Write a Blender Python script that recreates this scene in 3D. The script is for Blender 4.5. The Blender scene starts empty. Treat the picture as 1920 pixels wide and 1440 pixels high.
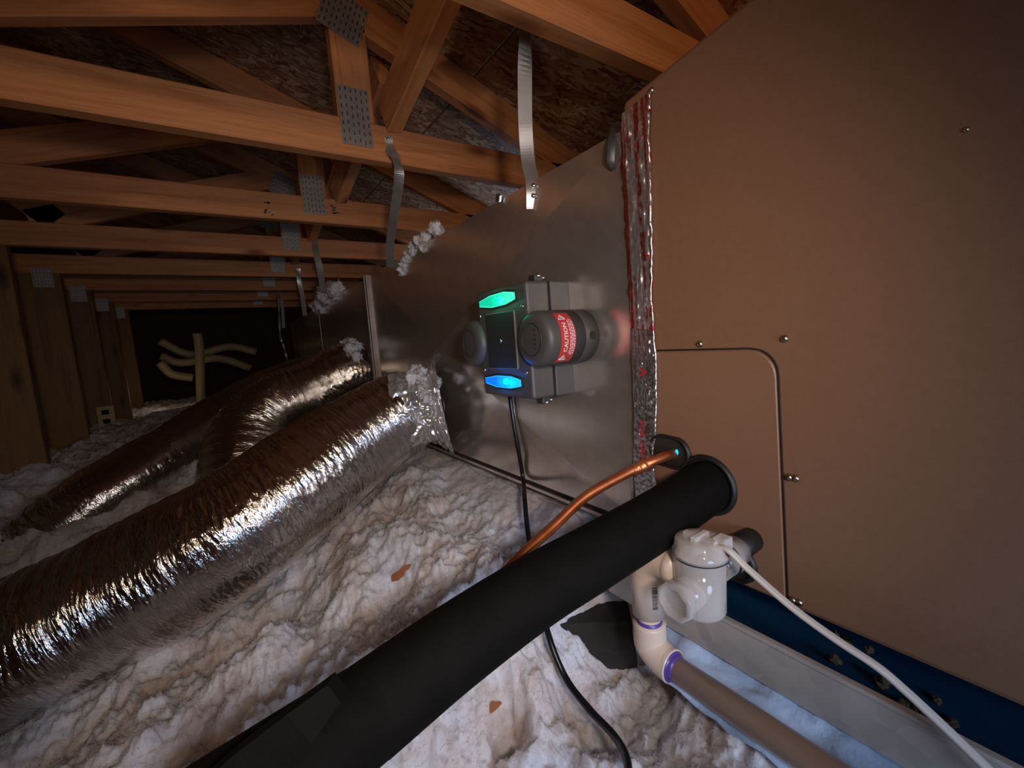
import bpy, bmesh, math, random
import numpy as np
from mathutils import Vector, Matrix

# ------------------------------------------------------------------ camera, world, lights, exposure
ZO = 0.85                                   # height of the lens above the attic floor boards
YAW, PITCH, ROLL, FPX = 0.5862008, 0.1054593, -0.0742988, 804.067
sc = bpy.context.scene
COL = sc.collection

def cam_axes():
    cy, sy, cp, sp = math.cos(YAW), math.sin(YAW), math.cos(PITCH), math.sin(PITCH)
    fw = np.array([sy * cp, cy * cp, -sp]); rt = np.array([cy, -sy, 0.0]); up = np.cross(rt, fw)
    cr, sr = math.cos(ROLL), math.sin(ROLL)
    return rt * cr + up * sr, -rt * sr + up * cr, fw
CR, CU, CF = cam_axes()
cam = bpy.data.cameras.new('camera'); camo = bpy.data.objects.new('camera', cam); COL.objects.link(camo)
cam.sensor_fit = 'HORIZONTAL'; cam.sensor_width = 36.0; cam.lens = 36.0 * FPX / 1920.0
cam.clip_start = 0.02; cam.clip_end = 100
camo.matrix_world = Matrix(((CR[0], CU[0], -CF[0], 0), (CR[1], CU[1], -CF[1], 0), (CR[2], CU[2], -CF[2], ZO), (0, 0, 0, 1)))
sc.camera = camo

w = bpy.data.worlds.new('attic_dark'); sc.world = w; w.use_nodes = True
w.node_tree.nodes['Background'].inputs[0].default_value = (1.0, 0.66, 0.40, 1)
w.node_tree.nodes['Background'].inputs[1].default_value = 0.02

def lamp(name, kind, loc, energy, color, size=0.05, target=None):
    l = bpy.data.lights.new(name, kind); l.energy = energy; l.color = color
    o = bpy.data.objects.new(name, l); COL.objects.link(o); o.location = (loc[0], loc[1], loc[2] + ZO)
    if kind == 'AREA':
        l.shape = 'DISK'; l.size = size
    else:
        l.shadow_soft_size = size
    if target is not None:
        d = Vector((target[0] - loc[0], target[1] - loc[1], target[2] - loc[2]))
        o.rotation_euler = d.to_track_quat('-Z', 'Y').to_euler()
    return o
wl = lamp('work_light', 'SPOT', (-0.53, -0.35, 0.385), 8.5, (1.0, 0.76, 0.54), 0.035, (0.0, 1.6, 0.36))
wl.data.spot_size = math.radians(112); wl.data.spot_blend = 0.8
hl = lamp('head_lamp', 'SPOT', (0.02, -0.22, 0.10), 17.0, (1.0, 0.86, 0.76), 0.04, (0.30, 0.85, -0.10))
hl.data.spot_size = math.radians(97); hl.data.spot_blend = 1.0
lamp('attic_bulb', 'POINT', (0.80, -0.40, 0.52), 3.0, (1.0, 0.66, 0.38), 0.04)
hd = lamp('hatch_daylight', 'AREA', (0.12, -0.55, -0.15), 1.7, (0.52, 0.70, 1.0), 0.30, (0.42, 0.7, -0.40))
hd.data.spread = math.radians(100)
lamp('vent_daylight', 'POINT', (1.05, 1.75, 0.22), 2.4, (0.55, 0.72, 1.0), 0.06)
lamp('far_lamp', 'POINT', (-0.45, 4.3, -0.2), 0.2, (1.0, 0.85, 0.6), 0.06)

sc.view_settings.view_transform = 'Standard'; sc.view_settings.look = 'None'
sc.view_settings.gamma = 1.0; sc.view_settings.use_curve_mapping = False
sc.view_settings.exposure = 0.0
sc.cycles.sample_clamp_indirect = 4.0
sc.cycles.max_bounces = 8; sc.cycles.transmission_bounces = 8; sc.cycles.glossy_bounces = 4; sc.cycles.diffuse_bounces = 3
sc.cycles.transparent_max_bounces = 24
sc.cycles.caustics_reflective = False; sc.cycles.caustics_refractive = False

# ------------------------------------------------------------------ helpers
rnd = random.Random(7)

def ray(px, py):                            # survey of the photograph: direction seen at a pixel of the 1920 x 1440 frame
    return CR * ((px - 960) / FPX) - CU * ((py - 720) / FPX) + CF
def onx(px, py, X=0.5):
    d = ray(px, py); return d * (X / d[0])
def ony(px, py, Y):
    d = ray(px, py); return d * (Y / d[1])
def onz(px, py, Z):
    d = ray(px, py); return d * (Z / d[2])
def atd(px, py, dep):
    return ray(px, py) * dep
A = np.array

BASE = {}
def tagp(o, label=None, cat=None, group=None, kind=None):
    if label: o['label'] = label
    if cat: o['category'] = cat
    if group: o['group'] = group
    if kind: o['kind'] = kind
    return o

def thing(name, label, cat, base, group=None, kind=None):
    o = bpy.data.objects.new(name, None); o.empty_display_size = 0.05; COL.objects.link(o)
    o.location = (base[0], base[1], base[2] + ZO); BASE[o.name] = A(base, float)
    return tagp(o, label, cat, group, kind)

def raw_mesh(name, v, faces, smooth, attrs=None):
    me = bpy.data.meshes.new(name)
    if isinstance(faces, np.ndarray):
        n, k = faces.shape
        me.vertices.add(len(v)); me.vertices.foreach_set('co', np.ascontiguousarray(v, dtype=np.float32).ravel())
        me.loops.add(n * k); me.loops.foreach_set('vertex_index', np.ascontiguousarray(faces, dtype=np.int32).ravel())
        me.polygons.add(n); me.polygons.foreach_set('loop_start', np.arange(0, n * k, k, dtype=np.int32))
        me.update(calc_edges=True)
    else:
        me.from_pydata([tuple(map(float, p)) for p in v], [], faces); me.update()
    if smooth:
        me.polygons.foreach_set('use_smooth', np.ones(len(me.polygons), dtype=bool))
    for an, arr in (attrs or {}).items():
        at = me.attributes.new(an, 'FLOAT_VECTOR', 'POINT'); at.data.foreach_set('vector', np.ascontiguousarray(arr, dtype=np.float32).ravel())
    return me

def obj(name, v, faces, mat, parent=None, smooth=True, base=None, attrs=None):
    v = np.asarray(v, float)
    if parent is not None:
        b = BASE[parent.name]
    else:
        b = A(base, float) if base is not None else A([(v[:, 0].min() + v[:, 0].max()) / 2, (v[:, 1].min() + v[:, 1].max()) / 2, v[:, 2].min()])
    me = raw_mesh(name, v - b, faces, smooth, attrs)
    o = bpy.data.objects.new(name, me); COL.objects.link(o)
    me.materials.append(mat)
    BASE[o.name] = b
    if parent is not None:
        o.parent = parent
    else:
        o.location = (b[0], b[1], b[2] + ZO)
    return o

def cat_parts(parts):
    vs, fs, n = [], [], 0
    for v, f in parts:
        vs.append(np.asarray(v, float)); fs += [tuple(i + n for i in q) for q in f]; n += len(v)
    return np.vstack(vs), fs

def box(lo, hi, ch=0.0):
    """axis box; ch chamfers every edge"""
    lo, hi = A(lo, float), A(hi, float)
    bm = bmesh.new(); bmesh.ops.create_cube(bm, size=1.0)
    for q in bm.verts:
        q.co = Vector((lo + hi) / 2) + Vector((q.co.x * (hi - lo)[0], q.co.y * (hi - lo)[1], q.co.z * (hi - lo)[2]))
    if ch > 0:
        bmesh.ops.bevel(bm, geom=bm.edges[:], offset=ch, segments=2, profile=0.5, affect='EDGES')
    bm.verts.index_update()
    r = A([tuple(q.co) for q in bm.verts]), [tuple(q.index for q in f.verts) for f in bm.faces]
    bm.free(); return r

def obox(c, ax, ay, az, sx, sy, sz, ch=0.0):
    v, f = box((-sx / 2, -sy / 2, -sz / 2), (sx / 2, sy / 2, sz / 2), ch)
    m = np.stack([A(ax, float) / np.linalg.norm(ax), A(ay, float) / np.linalg.norm(ay), A(az, float) / np.linalg.norm(az)])
    return v @ m + A(c, float), f

def member(p0, p1, wid, hei, side, seed, ch=0.003):
    """a sawn board from p0 to p1 (centre line); wid along 'side', hei across; returns verts, faces, grain coordinates"""
    p0, p1 = A(p0, float), A(p1, float); d = p1 - p0; L = np.linalg.norm(d); d = d / L
    s = A(side, float); s = s - d * (s @ d); s /= np.linalg.norm(s); u = np.cross(d, s)
    a, b, c = wid / 2, hei / 2, ch
    prof = [(-a + c, -b), (a - c, -b), (a, -b + c), (a, b - c), (a - c, b), (-a + c, b), (-a, b - c), (-a, -b + c)]
    v, g = [], []
    for t in (0.0, L):
        for x, y in prof:
            v.append(p0 + d * t + s * x + u * y); g.append((t + seed * 1.7, x + seed * 0.31, y + seed * 0.77))
    f = [tuple((i, (i + 1) % 8, 8 + (i + 1) % 8, 8 + i)) for i in range(8)] + [tuple(range(7, -1, -1)), tuple(range(8, 16))]
    return A(v), f, A(g)

def board(name, p0, p1, wid, hei, side, mat, parent, seed):
    v, f, g = member(p0, p1, wid, hei, side, seed)
    return obj(name, v, f, mat, parent, smooth=False, attrs={'grain': g})

def spline(P, n):
    P = [A(p, float) for p in P]; Q = [2 * P[0] - P[1]] + P + [2 * P[-1] - P[-2]]
    out = []
    m = len(P) - 1
    for k in range(n):
        t = k / (n - 1) * m; i = min(int(t), m - 1); t -= i
        a, b, c, d = Q[i], Q[i + 1], Q[i + 2], Q[i + 3]
        out.append(0.5 * ((2 * b) + (c - a) * t + (2 * a - 5 * b + 4 * c - d) * t * t + (3 * b - a - 3 * c + d) * t ** 3))
    return A(out)

def frames(C):
    T = np.gradient(C, axis=0); T /= np.linalg.norm(T, axis=1)[:, None]
    N = np.zeros_like(C); B = np.zeros_like(C)
    r = A([0, 0, 1.0]) if abs(T[0][2]) < 0.9 else A([1.0, 0, 0])
    n = r - T[0] * (r @ T[0]); n /= np.linalg.norm(n)
    for i in range(len(C)):
        n = n - T[i] * (n @ T[i]); n /= np.linalg.norm(n); N[i] = n; B[i] = np.cross(T[i], n)
    return T, N, B

def tube(C, r, seg=16, cap=True, flat=1.0):
    """tube along points C; r number or array"""
    C = np.asarray(C, float); n = len(C); r = np.full(n, r) if np.isscalar(r) else np.asarray(r, float)
    T, N, B = frames(C); th = np.linspace(0, 2 * math.pi, seg, endpoint=False)
    v = (C[:, None, :] + r[:, None, None] * (N[:, None, :] * np.cos(th)[None, :, None] * flat + B[:, None, :] * np.sin(th)[None, :, None])).reshape(-1, 3)
    f = []
    for i in range(n - 1):
        for j in range(seg):
            f.append((i * seg + j, i * seg + (j + 1) % seg, (i + 1) * seg + (j + 1) % seg, (i + 1) * seg + j))
    if cap:
        f.append(tuple(range(seg - 1, -1, -1))); f.append(tuple((n - 1) * seg + j for j in range(seg)))
    return v, f

def lathe(c, axis, prof, seg=24, ref=None, closed=False):
    """prof: list of (distance along axis, radius); ends capped"""
    ax = A(axis, float) / np.linalg.norm(axis)
    r = A(ref, float) if ref is not None else (A([0, 0, 1.0]) if abs(ax[2]) < 0.9 else A([1.0, 0, 0]))
    n = r - ax * (r @ ax); n /= np.linalg.norm(n); b = np.cross(ax, n)
    th = np.linspace(0, 2 * math.pi, seg, endpoint=False) + (math.pi / seg if seg <= 8 else 0)
    v = []
    for t, q in prof:
        for a in th:
            v.append(A(c) + ax * t + (n * math.cos(a) + b * math.sin(a)) * q)
    f = []
    m = len(prof)
    for i in range(m if closed else m - 1):
        k = (i + 1) % m
        for j in range(seg):
            f.append((i * seg + j, i * seg + (j + 1) % seg, k * seg + (j + 1) % seg, k * seg + j))
    if not closed:
        f.append(tuple(range(seg - 1, -1, -1))); f.append(tuple((m - 1) * seg + j for j in range(seg)))
    return A(v), f

# ---- vectorised gradient noise
_rs = np.random.RandomState(11)
_perm = _rs.permutation(256).astype(np.int32); _perm = np.concatenate([_perm, _perm, _perm])
_grad = _rs.normal(size=(256, 3)); _grad /= np.linalg.norm(_grad, axis=1)[:, None]
def noise3(p):
    p = np.asarray(p, float); i = np.floor(p).astype(np.int64); f = p - i; i = (i & 255).astype(np.int32)
    u = f * f * f * (f * (f * 6 - 15) + 10)
    out = 0
    for dx in (0, 1):
        for dy in (0, 1):
            for dz in (0, 1):
                h = _perm[_perm[_perm[i[..., 0] + dx] + i[..., 1] + dy] + i[..., 2] + dz]
                g = _grad[h]; d = f - A([dx, dy, dz])
                wgt = (u[..., 0] if dx else 1 - u[..., 0]) * (u[..., 1] if dy else 1 - u[..., 1]) * (u[..., 2] if dz else 1 - u[..., 2])
                out = out + wgt * (g * d).sum(-1)
    return out * 1.6

# ------------------------------------------------------------------ materials
class NT:
    def __init__(s, name):
        s.m = bpy.data.materials.new(name); s.m.use_nodes = True; s.t = s.m.node_tree; s.b = s.t.nodes['Principled BSDF']
    def n(s, t, **k):
        q = s.t.nodes.new(t)
        for a, v in k.items():
            if a in q.inputs: q.inputs[a].default_value = v
            else: setattr(q, a, v)
        return q
    def l(s, a, b): s.t.links.new(a, b)
    def ramp(s, src, stops):
        r = s.n('ShaderNodeValToRGB'); e = r.color_ramp.elements
        while len(e) < len(stops): e.new(0.5)
        for q, (p, c) in zip(e, stops):
            q.position = p; q.color = (*c, 1) if len(c) == 3 else c
        s.l(src, r.inputs[0]); return r.outputs[0]
    def bump(s, src, strength, dist=0.002):
        q = s.n('ShaderNodeBump'); q.inputs['Strength'].default_value = strength; q.inputs['Distance'].default_value = dist
        s.l(src, q.inputs['Height']); s.l(q.outputs[0], s.b.inputs['Normal']); return q
    def mixc(s, fac, a, b, mode='MIX'):
        q = s.n('ShaderNodeMix', data_type='RGBA', blend_type=mode)
        for i, v in ((0, fac), (6, a), (7, b)):
            if hasattr(v, 'links'): s.l(v, q.inputs[i])
            else: q.inputs[i].default_value = v if i == 0 else (*v, 1)
        return q.outputs[2]

def simple(name, col, rough=0.5, metal=0.0, bump=0.0, bscale=200, var=0.0, coat=0.0, spec=None):
    k = NT(name); k.b.inputs['Roughness'].default_value = rough; k.b.inputs['Metallic'].default_value = metal
    k.b.inputs['Base Color'].default_value = (*col, 1); k.b.inputs['Coat Weight'].default_value = coat
    if spec is not None: k.b.inputs['Specular IOR Level'].default_value = spec
    tc = k.n('ShaderNodeTexCoord')
    if var:
        nz = k.n('ShaderNodeTexNoise', Scale=bscale * 0.15, Detail=4.0); k.l(tc.outputs['Object'], nz.inputs['Vector'])
        k.l(k.ramp(nz.outputs[0], [(0.3, tuple(c * (1 - var) for c in col)), (0.7, tuple(min(1, c * (1 + var)) for c in col))]), k.b.inputs['Base Color'])
    if bump:
        nz = k.n('ShaderNodeTexNoise', Scale=bscale, Detail=3.0); k.l(tc.outputs['Object'], nz.inputs['Vector']); k.bump(nz.outputs[0], bump)
    return k.m

def wood_mat(name, c0, c1, knots=True):
    k = NT(name); at = k.n('ShaderNodeAttribute', attribute_name='grain'); oi = k.n('ShaderNodeObjectInfo')
    add = k.n('ShaderNodeVectorMath', operation='ADD'); k.l(at.outputs['Vector'], add.inputs[0])
    sc_ = k.n('ShaderNodeVectorMath', operation='SCALE'); k.l(oi.outputs['Random'], sc_.inputs['Scale']); sc_.inputs[0].default_value = (7.0, 3.0, 5.0)
    k.l(sc_.outputs[0], add.inputs[1])
    mp = k.n('ShaderNodeMapping'); mp.inputs['Scale'].default_value = (2.2, 38, 38); k.l(add.outputs[0], mp.inputs['Vector'])
    n1 = k.n('ShaderNodeTexNoise', Scale=1.0, Detail=5.0, Roughness=0.6, Distortion=0.6); k.l(mp.outputs[0], n1.inputs['Vector'])
    mp2 = k.n('ShaderNodeMapping'); mp2.inputs['Scale'].default_value = (14, 400, 400); k.l(add.outputs[0], mp2.inputs['Vector'])
    n2 = k.n('ShaderNodeTexNoise', Scale=1.0, Detail=3.0); k.l(mp2.outputs[0], n2.inputs['Vector'])
    base = k.ramp(n1.outputs[0], [(0.30, c1), (0.50, c0), (0.70, tuple(min(1, c * 1.10) for c in c0))])
    fine = k.ramp(n2.outputs[0], [(0.3, (0.82, 0.80, 0.78)), (0.6, (1, 1, 1))])
    col = k.mixc(1.0, base, fine, 'MULTIPLY')
    if knots:
        mp3 = k.n('ShaderNodeMapping'); mp3.inputs['Scale'].default_value = (3.2, 9.0, 9.0); k.l(add.outputs[0], mp3.inputs['Vector'])
        vo = k.n('ShaderNodeTexVoronoi', Scale=1.0); k.l(mp3.outputs[0], vo.inputs['Vector'])
        kn = k.ramp(vo.outputs['Distance'], [(0.05, (0.25, 0.16, 0.12)), (0.13, (0.65, 0.55, 0.5)), (0.2, (1, 1, 1))])
        col = k.mixc(1.0, col, kn, 'MULTIPLY')
    k.l(col, k.b.inputs['Base Color']); k.b.inputs['Roughness'].default_value = 0.62
    k.bump(n2.outputs[0], 0.15, 0.001)
    return k.m
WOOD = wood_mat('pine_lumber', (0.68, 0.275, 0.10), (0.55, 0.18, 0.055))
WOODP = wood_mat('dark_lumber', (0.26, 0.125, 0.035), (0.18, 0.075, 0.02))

def osb_mat():
    k = NT('strand_board'); tc = k.n('ShaderNodeTexCoord'); cols = []
    prev = None
    for i, (ang, s) in enumerate(((0.4, 1.0), (1.3, 1.15), (2.2, 0.9), (2.9, 1.3))):
        mp = k.n('ShaderNodeMapping'); mp.vector_type = 'TEXTURE'; mp.inputs['Rotation'].default_value = (0, 0, ang); mp.inputs['Scale'].default_value = (1 / (24 * s), 1 / (105 * s), 1 / 30)
        mp.inputs['Location'].default_value = (i * 3.1, i * 1.7, 0)
        nz = k.n('ShaderNodeTexNoise', Scale=5.0, Detail=2.0); k.l(tc.outputs['Object'], nz.inputs['Vector'])
        ad = k.n('ShaderNodeMix', data_type='VECTOR'); ad.inputs[0].default_value = 0.06
        k.l(tc.outputs['Object'], ad.inputs[4]); k.l(nz.outputs['Color'], ad.inputs[5]); k.l(ad.outputs[1], mp.inputs['Vector'])
        vo = k.n('ShaderNodeTexVoronoi', Scale=1.0); k.l(mp.outputs[0], vo.inputs['Vector'])
        bw = k.n('ShaderNodeSeparateColor'); k.l(vo.outputs['Color'], bw.inputs[0])
        c = k.ramp(bw.outputs[0], [(0.0, (0.17, 0.065, 0.028)), (0.3, (0.32, 0.16, 0.08)), (0.7, (0.46, 0.28, 0.15)), (1.0, (0.64, 0.48, 0.32))])
        if prev is None: prev, hp = c, bw.outputs[0]
        else:
            gt = k.n('ShaderNodeMath', operation='GREATER_THAN'); k.l(bw.outputs[1], gt.inputs[0]); gt.inputs[1].default_value = 0.55
            prev = k.mixc(gt.outputs[0], prev, c)
    k.l(prev, k.b.inputs['Base Color']); k.b.inputs['Roughness'].default_value = 0.55
    k.bump(prev, 0.35, 0.003)
    return k.m
OSB = osb_mat()

def galv_mat(name, col, rough, spangle=0.05, metal=1.0):
    k = NT(name); tc = k.n('ShaderNodeTexCoord')
    vo = k.n('ShaderNodeTexVoronoi', Scale=55.0); k.l(tc.outputs['Object'], vo.inputs['Vector'])
    nz = k.n('ShaderNodeTexNoise', Scale=3.0, Detail=6.0); k.l(tc.outputs['Object'], nz.inputs['Vector'])
    bw = k.n('ShaderNodeSeparateColor'); k.l(vo.outputs['Color'], bw.inputs[0])
    c = k.ramp(bw.outputs[0], [(0, tuple(q * (1 - spangle) for q in col)), (1, tuple(q * (1 + spangle) for q in col))])
    k.l(c, k.b.inputs['Base Color']); k.b.inputs['Metallic'].default_value = metal
    mr = k.n('ShaderNodeMapRange'); k.l(nz.outputs[0], mr.inputs[0])
    mr.inputs[1].default_value = 0.3; mr.inputs[2].default_value = 0.7; mr.inputs[3].default_value = rough * 0.8; mr.inputs[4].default_value = rough * 1.3
    k.l(mr.outputs[0], k.b.inputs['Roughness'])
    return k.m
GALV = galv_mat('galvanised_sheet', (0.86, 0.75, 0.67), 0.23, 0.05, 0.88)
GALVD = galv_mat('galvanised_strap', (0.52, 0.49, 0.46), 0.36, 0.05, 0.7)
CLEAT = galv_mat('dull_cleat', (0.30, 0.25, 0.22), 0.5, 0.05, 0.6)
GALVP = galv_mat('pan_sheet', (0.50, 0.45, 0.41), 0.42, 0.10, 0.45)
SLOT = None
PLATE = galv_mat('truss_plate_steel', (0.42, 0.37, 0.33), 0.45, 0.05, 0.5)

def foil_mat(name, rough=0.16, bstr=0.6, col=(0.82, 0.80, 0.78), wrap=False):
    k = NT(name); tc = k.n('ShaderNodeTexCoord')
    k.b.inputs['Base Color'].default_value = (*col, 1); k.b.inputs['Metallic'].default_value = 1.0; k.b.inputs['Roughness'].default_value = rough
    if wrap:                                # creases run round the duct: 'grain' holds (length along, length around)
        at = k.n('ShaderNodeAttribute', attribute_name='grain'); hs_ = []
        for sx, sy, d_ in ((330, 60, 3.0), (130, 30, 2.0)):
            mp = k.n('ShaderNodeMapping'); mp.inputs['Scale'].default_value = (sx, sy, 1); mp.inputs['Rotation'].default_value = (0, 0, 0.12); k.l(at.outputs['Vector'], mp.inputs['Vector'])
            nz = k.n('ShaderNodeTexNoise', Scale=1.0, Detail=d_, Roughness=0.6, Distortion=0.8); k.l(mp.outputs[0], nz.inputs['Vector']); hs_.append(nz.outputs[0])
        a_, b_ = hs_
    else:
        nz = k.n('ShaderNodeTexNoise', Scale=240.0, Detail=4.0, Roughness=0.6); k.l(tc.outputs['Object'], nz.inputs['Vector'])
        vo = k.n('ShaderNodeTexVoronoi', Scale=150.0, feature='F1'); k.l(tc.outputs['Object'], vo.inputs['Vector'])
        a_, b_ = nz.outputs[0], vo.outputs['Distance']
    mx = k.n('ShaderNodeMath', operation='ADD'); k.l(a_, mx.inputs[0]); k.l(b_, mx.inputs[1])
    k.bump(mx.outputs[0], bstr, 0.003)
    return k.m
FOIL = foil_mat('duct_foil', 0.13, 0.55, wrap=True)
FOILC = foil_mat('collar_foil', 0.24, 0.15)
FOILC.node_tree.nodes['Principled BSDF'].inputs['Metallic'].default_value = 0.8

def tape_mat():
    k = NT('printed_foil_tape'); tc = k.n('ShaderNodeTexCoord')
    mp = k.n('ShaderNodeMapping'); mp.inputs['Scale'].default_value = (150, 150, 3.2); k.l(tc.outputs['Object'], mp.inputs['Vector'])
    nz = k.n('ShaderNodeTexNoise', Scale=1.0, Detail=3.0); k.l(mp.outputs[0], nz.inputs['Vector'])
    c = k.ramp(nz.outputs[0], [(0.50, (0.85, 0.80, 0.78)), (0.56, (0.62, 0.10, 0.08))])
    k.l(c, k.b.inputs['Base Color']); k.b.inputs['Metallic'].default_value = 0.9; k.b.inputs['Roughness'].default_value = 0.28
    n2 = k.n('ShaderNodeTexNoise', Scale=220.0, Detail=3.0); k.l(tc.outputs['Object'], n2.inputs['Vector']); k.bump(n2.outputs[0], 0.4, 0.002)
    return k.m
TAPER = tape_mat()
TAPE = foil_mat('plain_foil_tape', 0.28, 0.4, (0.80, 0.77, 0.76))
REDINK = simple('red_ink', (0.55, 0.02, 0.04), 0.5)
TAN = simple('tan_cabinet_paint', (0.25, 0.123, 0.067), 0.40, 0.0, 0.06, 900, 0.04)
TANP = simple('tan_panel_paint', (0.265, 0.133, 0.075), 0.40, 0.0, 0.06, 900, 0.03)
SLOT = simple('slot_shadow', (0.16, 0.15, 0.14), 0.5, 0.8)
BRASS = simple('zinc_screw', (0.60, 0.50, 0.36), 0.3, 1.0)
STEEL = simple('bright_screw', (0.75, 0.74, 0.72), 0.22, 1.0)
RUBBER = simple('black_rubber', (0.012, 0.011, 0.010), 0.5)
SEAM = simple('dark_gap', (0.02, 0.014, 0.010), 0.8)
FOAM = simple('black_foam_sleeve', (0.0035, 0.0027, 0.0020), 0.8, 0.0, 0.2, 350, 0.25, 0.0, 0.12)
CABLE = simple('black_cable', (0.008, 0.008, 0.009), 0.3)
PLAST = simple('charcoal_plastic', (0.080, 0.073, 0.067), 0.46, 0.0, 0.08, 1500)
PLASTD = simple('dark_plastic', (0.032, 0.030, 0.029), 0.5, 0.0, 0.05, 1500)
RIMC = simple('pale_plastic_edge', (0.22, 0.21, 0.20), 0.4)
PVC = simple('cream_pvc', (0.70, 0.54, 0.43), 0.32, 0.0, 0.02, 60, 0.05)
PURPLE = simple('purple_primer', (0.10, 0.05, 0.28), 0.35)
INK = simple('black_ink', (0.02, 0.02, 0.03), 0.6)
WHITEINK = simple('white_ink', (0.85, 0.80, 0.78), 0.5)
REDLAB = simple('red_label', (0.58, 0.05, 0.045), 0.4)
VINYL = simple('white_vinyl', (0.48, 0.41, 0.36), 0.35)
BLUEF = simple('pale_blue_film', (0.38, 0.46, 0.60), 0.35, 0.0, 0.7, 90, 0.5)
BLUEP = simple('blue_pan_sheen', (0.012, 0.05, 0.11), 0.35, 0.0, 0.1, 60, 0.2)  # blue reflection in the pan, put into the base colour
BLOCKM = simple('black_block', (0.02, 0.015, 0.011), 0.7, 0.0, 0.8, 60, 0.5)  # near-black with random mottling
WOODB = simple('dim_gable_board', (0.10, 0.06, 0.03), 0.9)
WALLM = simple('drywall', (0.5, 0.42, 0.36), 0.9)
DIRT = simple('brown_dirt', (0.10, 0.075, 0.04), 0.95)
CHIP = simple('rusty_chip', (0.36, 0.12, 0.045), 0.7, 0.0, 0.4, 120, 0.3)
PALE = simple('pale_hose', (0.55, 0.42, 0.22), 0.5)
IVORY = simple('ivory_plastic', (0.55, 0.42, 0.16), 0.4)

def copper_mat():
    k = NT('copper_pipe'); tc = k.n('ShaderNodeTexCoord'); nz = k.n('ShaderNodeTexNoise', Scale=40.0, Detail=4.0); k.l(tc.outputs['Object'], nz.inputs['Vector'])
    k.l(k.ramp(nz.outputs[0], [(0.3, (0.50, 0.13, 0.045)), (0.7, (0.85, 0.30, 0.12))]), k.b.inputs['Base Color'])
    k.b.inputs['Metallic'].default_value = 0.85; k.b.inputs['Roughness'].default_value = 0.36
    return k.m
COPPER = copper_mat()

def insul_mat(name='blown_fibre'):
    k = NT(name); tc = k.n('ShaderNodeTexCoord')
    nz = k.n('ShaderNodeTexNoise', Scale=8.0, Detail=6.0, Roughness=0.6); k.l(tc.outputs['Object'], nz.inputs['Vector'])
    c = k.ramp(nz.outputs[0], [(0.30, (0.50, 0.36, 0.31)), (0.42, (0.72, 0.61, 0.58)), (0.50, (0.80, 0.75, 0.76)), (0.58, (0.74, 0.72, 0.78)), (0.70, (0.86, 0.85, 0.90))])
    n3 = k.n('ShaderNodeTexNoise', Scale=55.0, Detail=2.0); k.l(tc.outputs['Object'], n3.inputs['Vector'])
    d = k.ramp(n3.outputs[0], [(0.24, (0.45, 0.36, 0.33)), (0.40, (1, 1, 1))])
    k.l(k.mixc(0.55, c, d, 'MULTIPLY'), k.b.inputs['Base Color'])
    k.b.inputs['Roughness'].default_value = 0.95; k.b.inputs['Specular IOR Level'].default_value = 0.1
    n2 = k.n('ShaderNodeTexNoise', Scale=330.0, Detail=4.0, Roughness=0.7); k.l(tc.outputs['Object'], n2.inputs['Vector']); k.bump(n2.outputs[0], 0.35, 0.003)
    k.b.inputs['Subsurface Weight'].default_value = 0.5; k.b.inputs['Subsurface Radius'].default_value = (0.02, 0.018, 0.018); k.b.inputs['Subsurface Scale'].default_value = 1.0
    return k.m
INSUL = insul_mat()
def wisp_mat():
    k = NT('loose_fibre'); k.b.inputs['Base Color'].default_value = (0.84, 0.79, 0.78, 1); k.b.inputs['Roughness'].default_value = 1.0; k.b.inputs['Specular IOR Level'].default_value = 0.0
    tl = k.n('ShaderNodeBsdfTranslucent'); tl.inputs[0].default_value = (0.84, 0.79, 0.78, 1); mx = k.n('ShaderNodeMixShader', Fac=0.5)
    k.l(k.b.outputs[0], mx.inputs[1]); k.l(tl.outputs[0], mx.inputs[2])
    out = [q for q in k.t.nodes if q.type == 'OUTPUT_MATERIAL'][0]; k.l(mx.outputs[0], out.inputs[0])
    return k.m
WISP = wisp_mat()
def add_wisp_slot(o, n_solid):
    o.data.materials.append(WISP); mi = np.zeros(len(o.data.polygons), dtype=np.int32); mi[n_solid:] = 1; o.data.polygons.foreach_set('material_index', mi)

def clear_mat():
    k = NT('clear_plastic'); k.b.inputs['Base Color'].default_value = (0.78, 0.72, 0.68, 1)
    k.b.inputs['Roughness'].default_value = 0.10; k.b.inputs['IOR'].default_value = 1.5; k.b.inputs['Coat Weight'].default_value = 0.5
    tr_ = k.n('ShaderNodeBsdfTransparent'); tr_.inputs[0].default_value = (0.95, 0.93, 0.92, 1); mx = k.n('ShaderNodeMixShader')
    lw = k.n('ShaderNodeLayerWeight', Blend=0.35); mr = k.n('ShaderNodeMapRange'); k.l(lw.outputs['Facing'], mr.inputs[0])
    mr.inputs[3].default_value = 0.22; mr.inputs[4].default_value = 0.85
    k.l(mr.outputs[0], mx.inputs[0]); k.l(tr_.outputs[0], mx.inputs[1]); k.l(k.b.outputs[0], mx.inputs[2])
    out = [q for q in k.t.nodes if q.type == 'OUTPUT_MATERIAL'][0]; k.l(mx.outputs[0], out.inputs[0])
    return k.m
CLEAR = clear_mat()

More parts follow.
